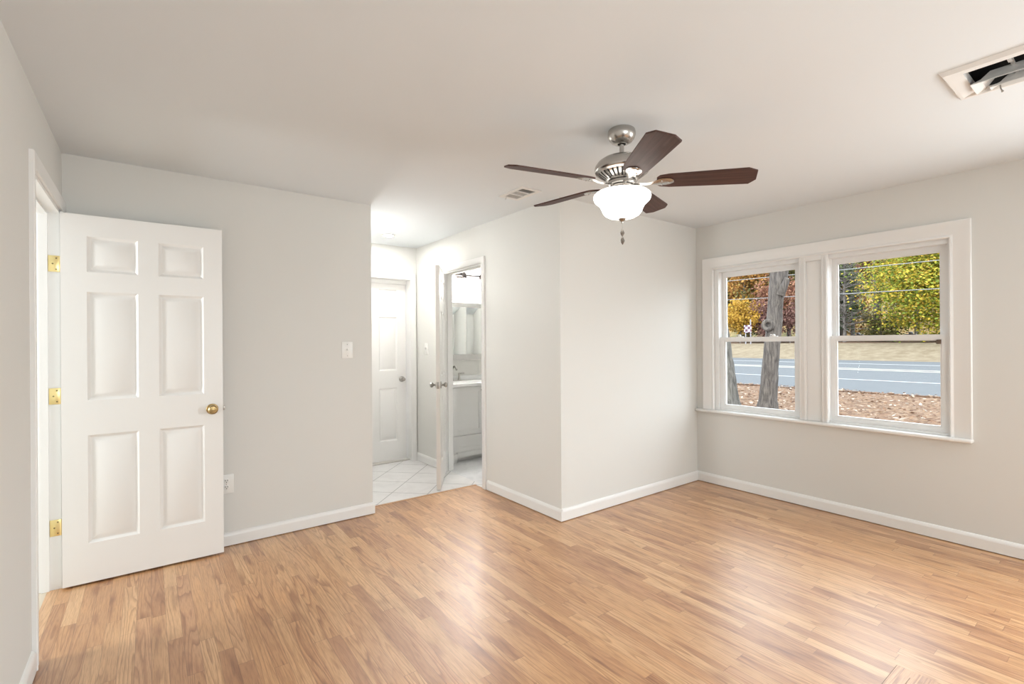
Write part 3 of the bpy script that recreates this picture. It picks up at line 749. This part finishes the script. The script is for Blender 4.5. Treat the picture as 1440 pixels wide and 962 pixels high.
# ------------------------------------------------------------------ ceiling vents and downlight
T = thing('ceiling_diffuser', (2.77, .357, 2.40), 'large white ceiling vent with dark open slots at the upper right', 'air vent')
x0, x1, y0, y1 = 2.570, 2.905, .060, .535
def frustum_ring(bm, o, i, zo, zi, t=.0015):
    (ax0, ax1, ay0, ay1), (bx0, bx1, by0, by1) = o, i
    A = [bm.verts.new(c) for c in ((ax0, ay0, zo), (ax1, ay0, zo), (ax1, ay1, zo), (ax0, ay1, zo))]
    B = [bm.verts.new(c) for c in ((bx0, by0, zi), (bx1, by0, zi), (bx1, by1, zi), (bx0, by1, zi))]
    A2 = [bm.verts.new(v.co + Vector((0, 0, t * 2))) for v in A]; B2 = [bm.verts.new(v.co + Vector((0, 0, t * 2))) for v in B]
    for P, Q in ((A, B), (A2, B2), (A, A2), (B, B2)):
        for k in range(4): bm.faces.new((P[k], P[(k + 1) % 4], Q[(k + 1) % 4], Q[k]))
ins = lambda d: (x0 + d, x1 - d, y0 + d, y1 - d)
bm = BM(); frustum_ring(bm, ins(0), ins(.010), 2.398, 2.384); frustum_ring(bm, ins(.010), ins(.020), 2.384, 2.386); frustum_ring(bm, ins(.020), (2.645, 2.872, .120, .475), 2.386, 2.397); frustum_ring(bm, (2.645, 2.872, .120, .475), (2.647, 2.870, .122, .473), 2.397, 2.425); obj('vent_frame', bm, VENT_WHITE, T, 20)
for (a, b, c, d) in ((2.742, 2.868, .130, .470), (2.832, 2.866, .175, .425)):
    bm = BM(); frustum_ring(bm, (a, b, c, d), (a + .012, b - .002, c + .030, d - .030), 2.378, 2.392); frustum_ring(bm, (a + .012, b - .002, c + .030, d - .030), (a + .034, b - .003, c + .055, d - .055), 2.392, 2.424); obj('louvre', bm, VENT_WHITE, T, 20)
bm = BM(); box(bm, 2.70, 2.86, .340, .352, 2.418, 2.424); box(bm, 2.650, 2.70, .340, .352, 2.404, 2.424); obj('cross_bar', bm, VENT_GREY, T)
bm = BM(); tube(bm, [(2.836, .395, 2.384), (2.836, .393, 2.362), (2.832, .388, 2.350)], .0024, 8); bmesh.ops.create_icosphere(bm, subdivisions=2, radius=.0045, matrix=Matrix.Translation((2.831, .387, 2.348))); obj('lever', bm, NICKEL_DARK, T)
bm = BM(); slab(bm, [BIGV[0] + .0005, BIGV[1] - .0005], [BIGV[2] + .0005, BIGV[3] - .0005], [(BIGV[0] + .003, BIGV[1] - .003, BIGV[2] + .003, BIGV[3] - .003)], 2.4005, 2.68, lambda u, w, t: (u, w, t)); box(bm, BIGV[0] + .0005, BIGV[1] - .0005, BIGV[2] + .0005, BIGV[3] - .0005, 2.68, 2.69); obj('duct', bm, DARK, T)

T = thing('ceiling_vent', (2.146, 2.766, 2.40), 'small white ceiling register near the hall with three grey louvre banks', 'air vent')
vx0, vx1, vy0, vy1 = 2.058, 2.234, 2.627, 2.905
bm = BM(); slab(bm, [vx0, vx1], [vy0, vy1], [(vx0 + .030, vx1 - .030, vy0 + .030 + k * .0745, vy0 + .030 + k * .0745 + .066) for k in range(3)], 2.3935, 2.3995, lambda u, w, t: (u, w, t)); obj('vent_frame', bm, VENT_WHITE, T, 20)
for k in range(3):
    bm = BM(); yb = vy0 + .030 + k * .0745
    tilt = (math.radians(40), math.radians(0), math.radians(-50))[k]
    for q in range(6):
        box(bm, vx0 + .029, vx1 - .029, -.0045, .0045, -.0006, .0006, M=Matrix.Translation((0, yb + .006 + q * .0108, 2.400)) @ Matrix.Rotation(tilt, 4, 'X'))
    obj('louvre_bank', bm, VENT_GREY, T, 20)
bm = BM(); tube(bm, [(2.110, 2.878, 2.394), (2.107, 2.886, 2.376)], .002, 8); obj('lever', bm, VENT_GREY, T)
bm = BM(); box(bm, SMV[0] + .001, SMV[1] - .001, SMV[2] + .001, SMV[3] - .001, 2.44, 2.50); obj('duct', bm, DARK, T)

T = thing('downlight', (1.911, 4.60, 2.40), 'small lit round downlight in the hall ceiling', 'ceiling light')
bm = BM(); lathe(bm, [(.046, 2.3995), (.075, 2.3995), (.076, 2.396), (.070, 2.393), (.050, 2.3945), (.046, 2.396)], 40, Matrix.Translation((1.911, 4.60, 0))); obj('trim_ring', bm, VENT_WHITE, T)
bm = BM(); lathe(bm, [(0, 2.3945), (.0455, 2.3945), (.0455, 2.399), (0, 2.399)], 36, Matrix.Translation((1.911, 4.60, 0))); obj('lens', bm, LED, T)

T = thing('hall_fill_lamp', (XE, 4.17, 1.80), 'unseen globe lamp added to brighten the hall from behind the corner', 'wall light')  # unseen lamp added to brighten the hall, its ceiling and the bathroom-door wall
bm = BM(); lathe(bm, [(0, 0), (.055, 0), (.055, .012), (.02, .02), (.014, .03), (0, .03)], 28, Matrix.Translation((XE + .0005, 4.17, 1.80)) @ Matrix.Rotation(PI / 2, 4, 'Y')); obj('back_plate', bm, NICKEL, T)
bm = BM(); bmesh.ops.create_uvsphere(bm, u_segments=24, v_segments=14, radius=.05, matrix=Matrix.Translation((XE + .072, 4.17, 1.80))); obj('globe', bm, glow('fill_globe', (1.0, .99, .97), 94.0), T)

# flush wood floor register at the lower right
T = thing('floor_register', (2.31, .45, 0), 'flush oak floor register with dark seams at the bottom right', 'floor vent')
bm = BM(); slab(bm, [2.190, 2.424], [.240, .645], [(2.243, 2.371, .293, .592)], .0003, .0022, lambda u, w, t: (u, w, t)); obj('register_frame', bm, OAK_X, T, 20)
bm = BM()
box(bm, 2.2435, 2.3705, .478, .5905, .0003, .002)
for k in range(6): box(bm, 2.2435, 2.3705, .296 + k * .030, .296 + k * .030 + .020, .0003, .002)
obj('grille', bm, OAK_X, T, 20)
bm = BM(); box(bm, 2.2432, 2.3708, .2932, .5918, .0001, .0006); obj('slot_shadow', bm, DARK, T)
bm = BM(); slab(bm, [2.188, 2.4262], [.238, .6472], [(2.1895, 2.4245, .2395, .6455)], .0002, .0012, lambda u, w, t: (u, w, t)); obj('seam', bm, simple('seam_brown', (.10, .06, .035), .7, var=.2), T)

# ------------------------------------------------------------------ bathroom
VX0, VX1, VY = 2.655, 3.455, 4.640
V = thing('vanity_cabinet', ((VX0 + VX1) / 2, 4.89, 0), 'light grey bathroom vanity with shaker doors and a low drawer', 'vanity')
bm = BM(); box(bm, VX0, VX1, VY + .018, YBATH - .002, .10, .838); obj('carcass', bm, VANITY, V)
for x in (VX0, VX1 - .055):
    bm = BM(); box(bm, x, x + .055, VY + .002, VY + .06, 0, .0995, .003); obj('leg', bm, VANITY, V)
bm = BM(); box(bm, VX0 + .056, VX1 - .056, VY + .004, VY + .0175, .055, .115); obj('apron', bm, VANITY, V)
bm = BM(); box(bm, VX0 + .02, VX1 - .02, VY + .08, VY + .10, 0, .0995); obj('toe_kick', bm, VANITY, V)
def shaker(x0, x1, z0, z1, name, kx, kz):
    bm = BM(); slab(bm, [x0, x1], [z0, z1], [(x0 + .055, x1 - .055, z0 + min(.055, (z1 - z0) * .28), z1 - min(.055, (z1 - z0) * .28))], VY, VY + .017, lambda u, w, t: (u, t, w))
    box(bm, x0 + .05, x1 - .05, VY + .008, VY + .0165, z0 + .02, z1 - .02)
    d = obj(name, bm, VANITY, V, 20)
    bm = BM(); lathe(bm, [(.005, 0), (.005, .012), (.011, .018), (.012, .024), (.006, .028), (0, .028)], 18, Matrix.Translation((kx, VY, kz)) @ Matrix.Rotation(PI / 2, 4, 'X')); obj('knob', bm, NICKEL_DARK, d)
cx = (VX0 + VX1) / 2
shaker(VX0 + .006, cx - .002, .300, .832, 'door', cx - .03, .79); shaker(cx + .002, VX1 - .006, .300, .832, 'door', cx + .03, .79)
shaker(VX0 + .006, VX1 - .006, .118, .292, 'drawer', cx, .245)
CT = thing('vanity_countertop', (cx, 4.88, .839), 'white vanity top with a backsplash', 'countertop')
bm = BM(); slab(bm, [VX0 - .012, VX1 + .012], [VY - .022, YBATH - .002], [(cx - .24, cx + .24, VY + .055, YBATH - .16)], .839, .869, lambda u, w, t: (u, w, t)); obj('counter', bm, COUNTER, CT, 20)
bm = BM(); box(bm, VX0 - .012, VX1 + .012, YBATH - .022, YBATH - .002, .8695, .925, .003); obj('backsplash', bm, COUNTER, CT)
bm = BM(); frustum_ring(bm, (cx - .239, cx + .239, VY + .056, YBATH - .161), (cx - .17, cx + .17, VY + .11, YBATH - .20), .866, .80); box(bm, cx - .171, cx + .171, VY + .109, YBATH - .199, .797, .801); obj('basin', bm, COUNTER, CT, 20)
F = thing('faucet', (2.89, YBATH - .09, .869), 'brushed nickel arched faucet on the vanity top', 'faucet')
fy = YBATH - .09
bm = BM(); box(bm, 2.775, 3.005, fy - .026, fy + .026, .8692, .878, .004); obj('base_plate', bm, NICKEL_DARK, F)
bm = BM(); lathe(bm, [(.020, .877), (.016, .90), (.012, .93)], 20, Matrix.Translation((2.89, fy, 0)))
sp = [(2.89, fy, .90)] + [(2.89, fy - .055 + .055 * math.cos(t), .990 + .055 * math.sin(t)) for t in np.linspace(0, PI * .92, 12)]
tube(bm, sp, [.013] + [.012] * 11 + [.0105], 14); obj('spout', bm, NICKEL_DARK, F)
for hx in (2.795, 2.985):
    bm = BM(); lathe(bm, [(.019, .877), (.014, .905), (.010, .935), (.012, .955), (.008, .966), (0, .967)], 20, Matrix.Translation((hx, fy, 0))); s = 1 if hx > 2.89 else -1
    tube(bm, [(hx, fy, .957), (hx + s * .03, fy - .01, .962), (hx + s * .062, fy - .02, .961)], [.007, .006, .005], 10); obj('handle', bm, NICKEL_DARK, F)
CB = thing('mirror_cabinet', (3.07, YBATH - .06, 1.12), 'white framed mirrored cabinet over the vanity', 'cabinet')
bm = BM(); box(bm, 2.72, 3.42, YBATH - .118, YBATH - .002, 1.125, 1.805, .003); obj('cabinet_body', bm, TRIM, CB)
for a, b in ((2.745, 3.066), (3.071, 3.395)):
    bm = BM(); box(bm, a, b, YBATH - .126, YBATH - .1185, 1.185, 1.752, .002); obj('mirror_door', bm, MIRROR, CB)
bm = BM(); slab(bm, [2.715, 3.425], [1.120, 1.810], [(2.742, 3.398, 1.182, 1.755)], YBATH - .130, YBATH - .1185, lambda u, w, t: (u, t, w)); obj('cabinet_frame', bm, VENT_GREY, CB, 20)
LB = thing('vanity_light', (3.07, YBATH, 2.15), 'dark bronze bar light with glowing glass shades over the mirror cabinet', 'wall light')
bm = BM(); lathe(bm, [(0, 0), (.066, 0), (.066, .012), (.050, .022), (0, .024)], 32, Matrix.Translation((3.07, YBATH - .001, 2.145)) @ Matrix.Rotation(PI / 2, 4, 'X')); obj('back_plate', bm, BRONZE, LB)
bm = BM(); tube(bm, [(2.80, YBATH - .085, 2.145), (3.34, YBATH - .085, 2.145)], .0125, 12); tube(bm, [(3.07, YBATH - .019, 2.145), (3.07, YBATH - .085, 2.145)], .012, 12); obj('bar', bm, BRONZE, LB)
for sx in (2.82, 3.07, 3.32):
    bm = BM(); lathe(bm, [(0, 2.185), (.012, 2.182), (.028, 2.160), (.032, 2.105), (.028, 2.103)], 24, Matrix.Translation((sx, YBATH - .085, 0))); hd = obj('shade_holder', bm, BRONZE, LB)
    bm = BM(); lathe(bm, [(.026, 2.104), (.042, 2.085), (.054, 2.04), (.058, 1.975), (.056, 1.975), (.052, 2.04), (.040, 2.083), (.0, 2.097)], 28, Matrix.Translation((sx, YBATH - .085, 0))); obj('glass_shade', bm, SHADE, LB)

# ------------------------------------------------------------------ outdoors
ZG = -0.40
def ground(name, x0, x1, z0, z1, mat, label, cat, nx=2, ny=2, amp=0.0, y0=-60, y1=110, seed=0):
    rng = random.Random(seed); bm = BM(); g = []
    for i in range(nx + 1):
        row = []
        for j in range(ny + 1):
            t = i / nx; s = t * t * (3 - 2 * t) if nx > 2 else t
            row.append(bm.verts.new((x0 + (x1 - x0) * t, y0 + (y1 - y0) * j / ny, z0 + (z1 - z0) * s + (rng.uniform(-amp, amp) if 0 < i < nx else 0))))
        g.append(row)
    for i in range(nx):
        for j in range(ny): bm.faces.new((g[i][j], g[i + 1][j], g[i + 1][j + 1], g[i][j + 1]))
    return struct(name, bm, mat, label, cat, 60)
ground('yard_ground', 4.37, 19.4, ZG, ZG - .06, YARD, 'brown leaf strewn yard outside the windows', 'ground', 16, 60, .03, -20, 60)
ground('road_surface', 19.4, 49.5, ZG - .06, ZG - .02, ASPHALT, 'blue grey road across the view', 'road')
ground('grass_bank', 49.5, 58.5, ZG - .02, 1.05, BANKM, 'dry tan grass bank beyond the road', 'ground', 10, 80, .05, seed=2)
ground('forest_floor', 58.5, 86, 1.05, 1.6, WOODFLOOR, 'dark leaf covered forest floor', 'ground', 6, 40, .1, seed=3)
ground('wooded_hillside', 86, 125, 1.6, 21, HILLM, 'wooded hillside in autumn colours', 'hill', 14, 60, 1.0, seed=4)
for x, w, m, lab in ((25.6, .24, PAINT_W, 'nearest white lane line on the road'), (34.0, .5, PAINT_Y, 'first cream centre line on the road'), (35.4, .5, PAINT_Y, 'second cream centre line on the road'), (42.6, .4, PAINT_W, 'far white lane line on the road')):
    bm = BM(); zz = ZG - .06 + .04 * (x - 19.4) / 30.1
    box(bm, x - w / 2, x + w / 2, -60, 110, zz + .003, zz + .008)
    o = obj('lane_line', bm, m, None, None); set_props(o, lab, 'road marking', None, 'structure')
bm = BM()
rng = random.Random(5)
for j in range(360):
    y = -15 + j * .2; w = rng.uniform(.03, .16)
    box(bm, 19.35 - w, 19.40 + w * .6, y, y + rng.uniform(.1, .22), ZG - .07, ZG - .03 + rng.uniform(0, .03))
o = obj('verge_clods', bm, WOODFLOOR, None, None); set_props(o, 'ragged dark strip of dirt along the near road edge', 'dirt', None, 'stuff')

def leaf_mesh(name, pts, nrms, sizes, mat, rng, aspect=.6):
    n = len(pts)
    r = rng.normal(size=(n, 3)); u = np.cross(nrms, r); u /= np.linalg.norm(u, axis=1, keepdims=True) + 1e-9
    w = np.cross(nrms, u); w /= np.linalg.norm(w, axis=1, keepdims=True) + 1e-9
    s = sizes[:, None]
    P = np.stack([pts - u * s * .5, pts + w * s * .5 * aspect, pts + u * s * .5, pts - w * s * .5 * aspect], 1).reshape(-1, 3)
    me = bpy.data.meshes.new(name)
    me.from_pydata(P.tolist(), [], [(4 * i, 4 * i + 1, 4 * i + 2, 4 * i + 3) for i in range(n)])
    me.materials.append(mat)
    return me
# leaf litter lying in the yard
rg = np.random.default_rng(3)
n = 5200
X = 5.0 + 14.2 * rg.random(n) ** .8; Yv = X * (.12 + .62 * rg.random(n)) + rg.normal(size=n) * .3
pts = np.stack([X, Yv, np.full(n, ZG + .045) + .01 * rg.random(n)], 1); nr = rg.normal(size=(n, 3)) * .25 + np.array([0, 0, 1.0])
o = bpy.data.objects.new('fallen_leaves', leaf_mesh('fallen_leaves', pts, nr, .07 + .07 * rg.random(n), LEAF['litter'], rg)); COL.objects.link(o)
set_props(o, 'brown and pale fallen leaves scattered over the yard', 'leaves', None, 'stuff')

def trunk_tube(bm, pts, rad, n=14, jit=.06, seed=1):
    rng = random.Random(seed); k0 = len(bm.verts)
    tube(bm, pts, rad, n); bm.verts.ensure_lookup_table()
    for v in list(bm.verts)[k0:]:
        v.co += Vector((rng.uniform(-1, 1), rng.uniform(-1, 1), rng.uniform(-1, 1))) * jit * rad[0] * .8
# near trunk with fork, knot and stub
TB = Vector((12.0, 5.72, ZG - .05))
T = thing('tree', TB, 'large grey forked tree trunk with a knot outside the left window', 'tree')
def inter(P, R, k):
    P = [Vector(p) for p in P]; Q, S = [], []
    for i in range(len(P) - 1):
        for q in range(k): Q.append(P[i].lerp(P[i + 1], q / k)); S.append(R[i] + (R[i + 1] - R[i]) * q / k)
    return Q + [P[-1]], S + [R[-1]]
bm = BM(); P, R = inter([TB, (12, 5.70, -.1), (12, 5.64, .8), (12, 5.55, 1.7), (12, 5.50, 2.5), (12, 5.47, 3.3), (12, 5.50, 4.6), (12.1, 5.6, 6.5), (12.2, 5.7, 8.5)], [.27, .205, .175, .17, .16, .135, .12, .10, .06], 5); trunk_tube(bm, P, R, 18, .05, 3); obj('trunk', bm, BARK, T, 60)
bm = BM(); P, R = inter([(11.98, 5.53, 1.9), (11.97, 5.42, 2.5), (11.96, 5.32, 3.1), (11.95, 5.17, 3.9), (11.9, 4.8, 5.4), (11.8, 4.3, 7.2)], [.12, .14, .135, .12, .10, .05], 4); trunk_tube(bm, P, R, 14, .05, 4); obj('limb', bm, BARK, T, 60)
bm = BM(); P, R = inter([(11.92, 5.36, 2.42), (11.88, 5.25, 2.62), (11.86, 5.18, 2.78)], [.10, .085, .05], 3); trunk_tube(bm, P, R, 12, .1, 5); obj('broken_stub', bm, BARK, T, 60)
bm = BM()
Mk = Matrix.Translation((11.81, 5.60, 1.70)) @ Matrix.Scale(1.2, 4) @ Matrix.Rotation(math.radians(-90), 4, 'Y') @ Matrix.Rotation(.2, 4, 'X')
pr = [(.045, -.03)] + [(.085 + .04 * math.cos(t), .035 * math.sin(t)) for t in np.linspace(PI, -PI * .3, 9)]
lathe(bm, pr, 22, Mk); obj('knot', bm, BARK, T, 60)
for s, e in (((12.0, 5.5, 5.0), (12.6, 6.6, 7.5)), ((11.9, 4.8, 5.4), (11.0, 4.2, 7.0)), ((12.1, 5.6, 6.5), (12.9, 5.0, 8.6))):
    bm = BM(); P, R = inter([s, tuple(np.array(s) * .5 + np.array(e) * .5 + np.array([.1, .1, 0])), e], [.07, .05, .02], 4); trunk_tube(bm, P, R, 8, .1, 6); obj('branch', bm, BARK, T, 60)
TB2 = Vector((11.5, 6.44, ZG - .05))
T = thing('tree', TB2, 'pale lichened trunk at the left edge of the left window', 'tree')
bm = BM(); P, R = inter([TB2, (11.5, 6.46, -.1), (11.5, 6.52, .6), (11.5, 6.60, 1.3), (11.5, 6.72, 2.2), (11.5, 6.95, 3.6), (11.6, 7.3, 5.6), (11.7, 7.5, 7.6)], [.36, .27, .225, .20, .185, .165, .13, .06], 5); trunk_tube(bm, P, R, 18, .06, 8); obj('trunk', bm, BARK_PALE, T, 60)
for s, e in (((11.5, 6.95, 3.6), (12.2, 7.9, 5.6)), ((11.6, 7.2, 5.0), (11.0, 6.6, 7.2))):
    bm = BM(); P, R = inter([s, tuple(np.array(s) * .5 + np.array(e) * .5 + np.array([0, .1, .1])), e], [.08, .055, .02], 4); trunk_tube(bm, P, R, 8, .1, 6); obj('branch', bm, BARK_PALE, T, 60)

# wood beyond the road
def crown_mesh(kind, rx, rz, nleaf, size, seed, layers=None, base=.0, mat='olive'):
    rg = np.random.default_rng(seed)
    ncl = max(14, nleaf // 55)
    d = rg.normal(size=(ncl, 3)); d /= np.linalg.norm(d, axis=1, keepdims=True)
    c = d * (rg.random((ncl, 1)) ** .45) * np.array([rx, rx, rz])
    if kind == 'cone':
        t = rg.random(ncl); a = rg.random(ncl) * 2 * PI; rr = rx * (1 - t) * rg.random(ncl) ** .4
        c = np.stack([rr * np.cos(a), rr * np.sin(a), (t * 2 - 1) * rz], 1)
    idx = rg.integers(0, ncl, nleaf)
    sg = np.array([.17, .17, .05 if kind in ('pads', 'cone') else .13]) * np.array([rx, rx, rz if kind != 'pads' else rx])
    p = c[idx] + rg.normal(size=(nleaf, 3)) * sg
    if kind == 'pads': p[:, 2] -= .12 * ((p[:, :2] - c[idx][:, :2]) ** 2).sum(1)
    nr = rg.normal(size=(nleaf, 3)) * (.45 if kind == 'pads' else .9) + np.array([-.35, -.1, .8 if kind == 'pads' else .35])
    return leaf_mesh('crown', p, nr, size * (.6 + .8 * rg.random(nleaf)), LEAF[mat], rg, .75)
def ftrunk(h, r, seed, bend=.15):
    bm = BM(); rng = random.Random(seed)
    P = [(rng.uniform(-bend, bend) * k / 6, rng.uniform(-bend, bend) * k / 6, -.4 + (h + .4) * k / 6) for k in range(7)]
    tube(bm, P, [r * (1.15 - .8 * k / 6) for k in range(7)], 9)
    me = bpy.data.meshes.new('trunk'); bm.to_mesh(me); bm.free(); finish(me, 60); me.materials.append(BARK_FAR); return me
def bare_branches(h, r, seed, n=150):
    bm = BM(); rng = random.Random(seed)
    for k in range(n):
        z = h * rng.uniform(.12, .95); a = rng.uniform(0, 2 * PI); l = (h - z) * .28 + rng.uniform(.8, 2.2)
        p0 = Vector((0, 0, z)); d = Vector((math.cos(a), math.sin(a), rng.uniform(-.25, .7)))
        p1 = p0 + d * l * .5; p2 = p0 + d * l + Vector((0, 0, rng.uniform(-.5, .4)))
        tube(bm, [p0, p1, p2], [r * .28, r * .16, r * .05], 5)
        for q in range(3):
            b0 = p0.lerp(p2, rng.uniform(.3, .9)); e = b0 + Vector((rng.uniform(-1, 1), rng.uniform(-1, 1), rng.uniform(-.5, .8))) * .8
            tube(bm, [b0, e], [r * .09, r * .03], 4)
    me = bpy.data.meshes.new('branches'); bm.to_mesh(me); bm.free(); me.materials.append(BARK_FAR); return me
def mk(name, me, parent, z=0.0):
    o = bpy.data.objects.new(name, me); COL.objects.link(o); o.parent = parent; o.location = (0, 0, z); return o
def zground(x): return 1.05 + (x - 58.5) * .02 if x > 58.5 else .95
CROWNS = {
    'maple': crown_mesh('pads', 6.2, 6.4, 36000, .25, 11, mat='lime'),
    'orange': crown_mesh('round', 3.6, 4.6, 4200, .36, 12, mat='orange'),
    'olive': crown_mesh('round', 3.4, 5.6, 4600, .36, 13, mat='olive'),
    'green': crown_mesh('cone', 3.2, 6.2, 4800, .36, 14, mat='green'),
    'russet': crown_mesh('round', 2.6, 3.2, 3200, .30, 15, mat='russet'),
    'mauve': crown_mesh('round', 2.0, 2.4, 2600, .24, 16, mat='mauve'),
    'gold': crown_mesh('round', 2.3, 2.5, 3600, .27, 17, mat='gold'),
    'olivelow': crown_mesh('round', 2.6, 2.8, 3000, .30, 18, mat='olive'),
}
TR = {'tall': ftrunk(14, .24, 1), 'mid': ftrunk(9, .17, 2), 'low': ftrunk(4.5, .10, 3), 'pole': ftrunk(19, .22, 4, .3)}
BARE = bare_branches(11, .16, 5)
#  label, category, x, y, crown, crown z, trunk, rotz, scale
FOREST = [
    ('big yellow green tree filling the right window', 'tree', 62, 12.5, 'maple', 6.9, 'mid', 0.0, 1.0),
    ('bare brown branchy tree left of the big yellow green tree', 'tree', 63, 21.4, 'BARE', 0, 'mid', .4, 1.0),
    ('dark green conifer at the left edge of the right window', 'tree', 68, 23.6, 'green', 7.6, 'tall', 1.0, 1.0),
    ('orange leaved tree behind the dark conifer', 'tree', 74, 25.4, 'orange', 3.6, 'mid', 2.0, .9),
    ('tall bare grey trunk rising behind the bare brown tree', 'tree', 70, 22.9, None, 0, 'pole', .3, 1.0),
    ('second tall grey trunk nearer the yellow green crown', 'tree', 72, 21.2, None, 0, 'pole', 1.3, .9),
    ('russet leaved tree behind the tall grey trunks', 'tree', 78, 22.5, 'russet', 9.2, 'tall', 2.5, 1.3),
    ('olive tree behind the yellow green crown', 'tree', 76, 18.0, 'olive', 7.5, 'tall', .8, 1.1),
    ('golden yellow bush low at the left of the left window', 'bush', 60, 31.9, 'gold', 3.3, 'low', .5, .95),
    ('mauve leaved small tree beside the golden bush', 'tree', 61.5, 29.6, 'mauve', 2.9, 'low', 1.5, 1.0),
    ('russet tree behind the forked trunk', 'tree', 64, 29.2, 'russet', 5.2, 'mid', .9, 1.0),
    ('olive green tree high at the left of the left window', 'tree', 75, 38.5, 'olive', 7.8, 'tall', 2.2, 1.2),
    ('orange canopy tree at the top of the left window', 'tree', 67, 35.0, 'orange', 9.6, 'tall', .2, 1.0),
    ('rosy tree right of the forked trunk', 'tree', 63, 27.2, 'mauve', 3.4, 'low', 2.9, .85),
    ('green tree above the rosy tree', 'tree', 70, 30.4, 'olive', 8.2, 'tall', 1.9, 1.05),
    ('second dark conifer behind the golden bush', 'tree', 77, 41.0, 'green', 8.0, 'tall', 3.0, 1.2),
    ('low olive shrub behind the sign post', 'bush', 66, 34.0, 'olivelow', 3.4, 'low', 1.1, 1.1),
    ('thin grey pole of a tree behind the mauve tree', 'tree', 70, 33.6, None, 0, 'pole', 2.0, .9),
    ('dark shrub at the foot of the bare brown tree', 'bush', 66, 18.8, 'olivelow', 2.2, 'low', 2.6, .8),
    ('broad orange tree deep in the wood', 'tree', 82, 34.0, 'orange', 7.0, 'tall', 2.8, 1.35),
    ('olive tree deep in the wood above the conifer', 'tree', 82, 28.0, 'olive', 9.5, 'tall', .1, 1.3),
    ('tall olive tree deep in the wood behind the yellow green tree', 'tree', 84, 12.5, 'olive', 9.0, 'tall', 1.4, 1.4),
    ('tall green conifer right of the yellow green tree', 'tree', 70, 7.0, 'green', 8.0, 'tall', .6, 1.2),
    ('orange tree left of the golden bush', 'tree', 70, 45.0, 'orange', 7.5, 'tall', 1.6, 1.2),
]
for (lab, cat, x, y, cr, cz, tr, rz, sc) in FOREST:
    T = thing('bush' if cat == 'bush' else 'tree', (x, y, zground(x)), lab, cat, rotz=rz); T.scale = (sc, sc, sc)
    mk('trunk', TR[tr], T)
    if cr == 'BARE': mk('branches', BARE, T)
    elif cr: mk('crown', CROWNS[cr], T, cz)

T = thing('sign_post', (57.5, 29.6, .95), 'white post with dark and white squares near the golden bush', 'sign')
bm = BM(); box(bm, 57.45, 57.55, 29.25, 29.35, .8, 3.9); box(bm, 57.45, 57.55, 29.85, 29.95, .8, 3.0); obj('post', bm, simple('post_white', (.22, .21, .22), .6, var=.1), T)
bm = BM(); box(bm, 57.38, 57.44, 29.15, 30.05, 2.35, 3.25); obj('sign_panel', bm, CHECK, T)

for z0, z1, lab in ((3.46, 3.26, 'lower pale utility wire crossing both windows'), (4.43, 4.34, 'upper pale utility wire crossing both windows')):
    bm = BM(); tube(bm, [(24, -20 + 3.5 * k, z1 + (z0 - z1) * ((-20 + 3.5 * k) - 5) / 8.4 + .0004 * (-20 + 3.5 * k - 9) ** 2) for k in range(24)], .016, 6)
    o = obj('utility_wire', bm, WIRE, None); set_props(o, lab, 'wire', 'utility wires over the road')
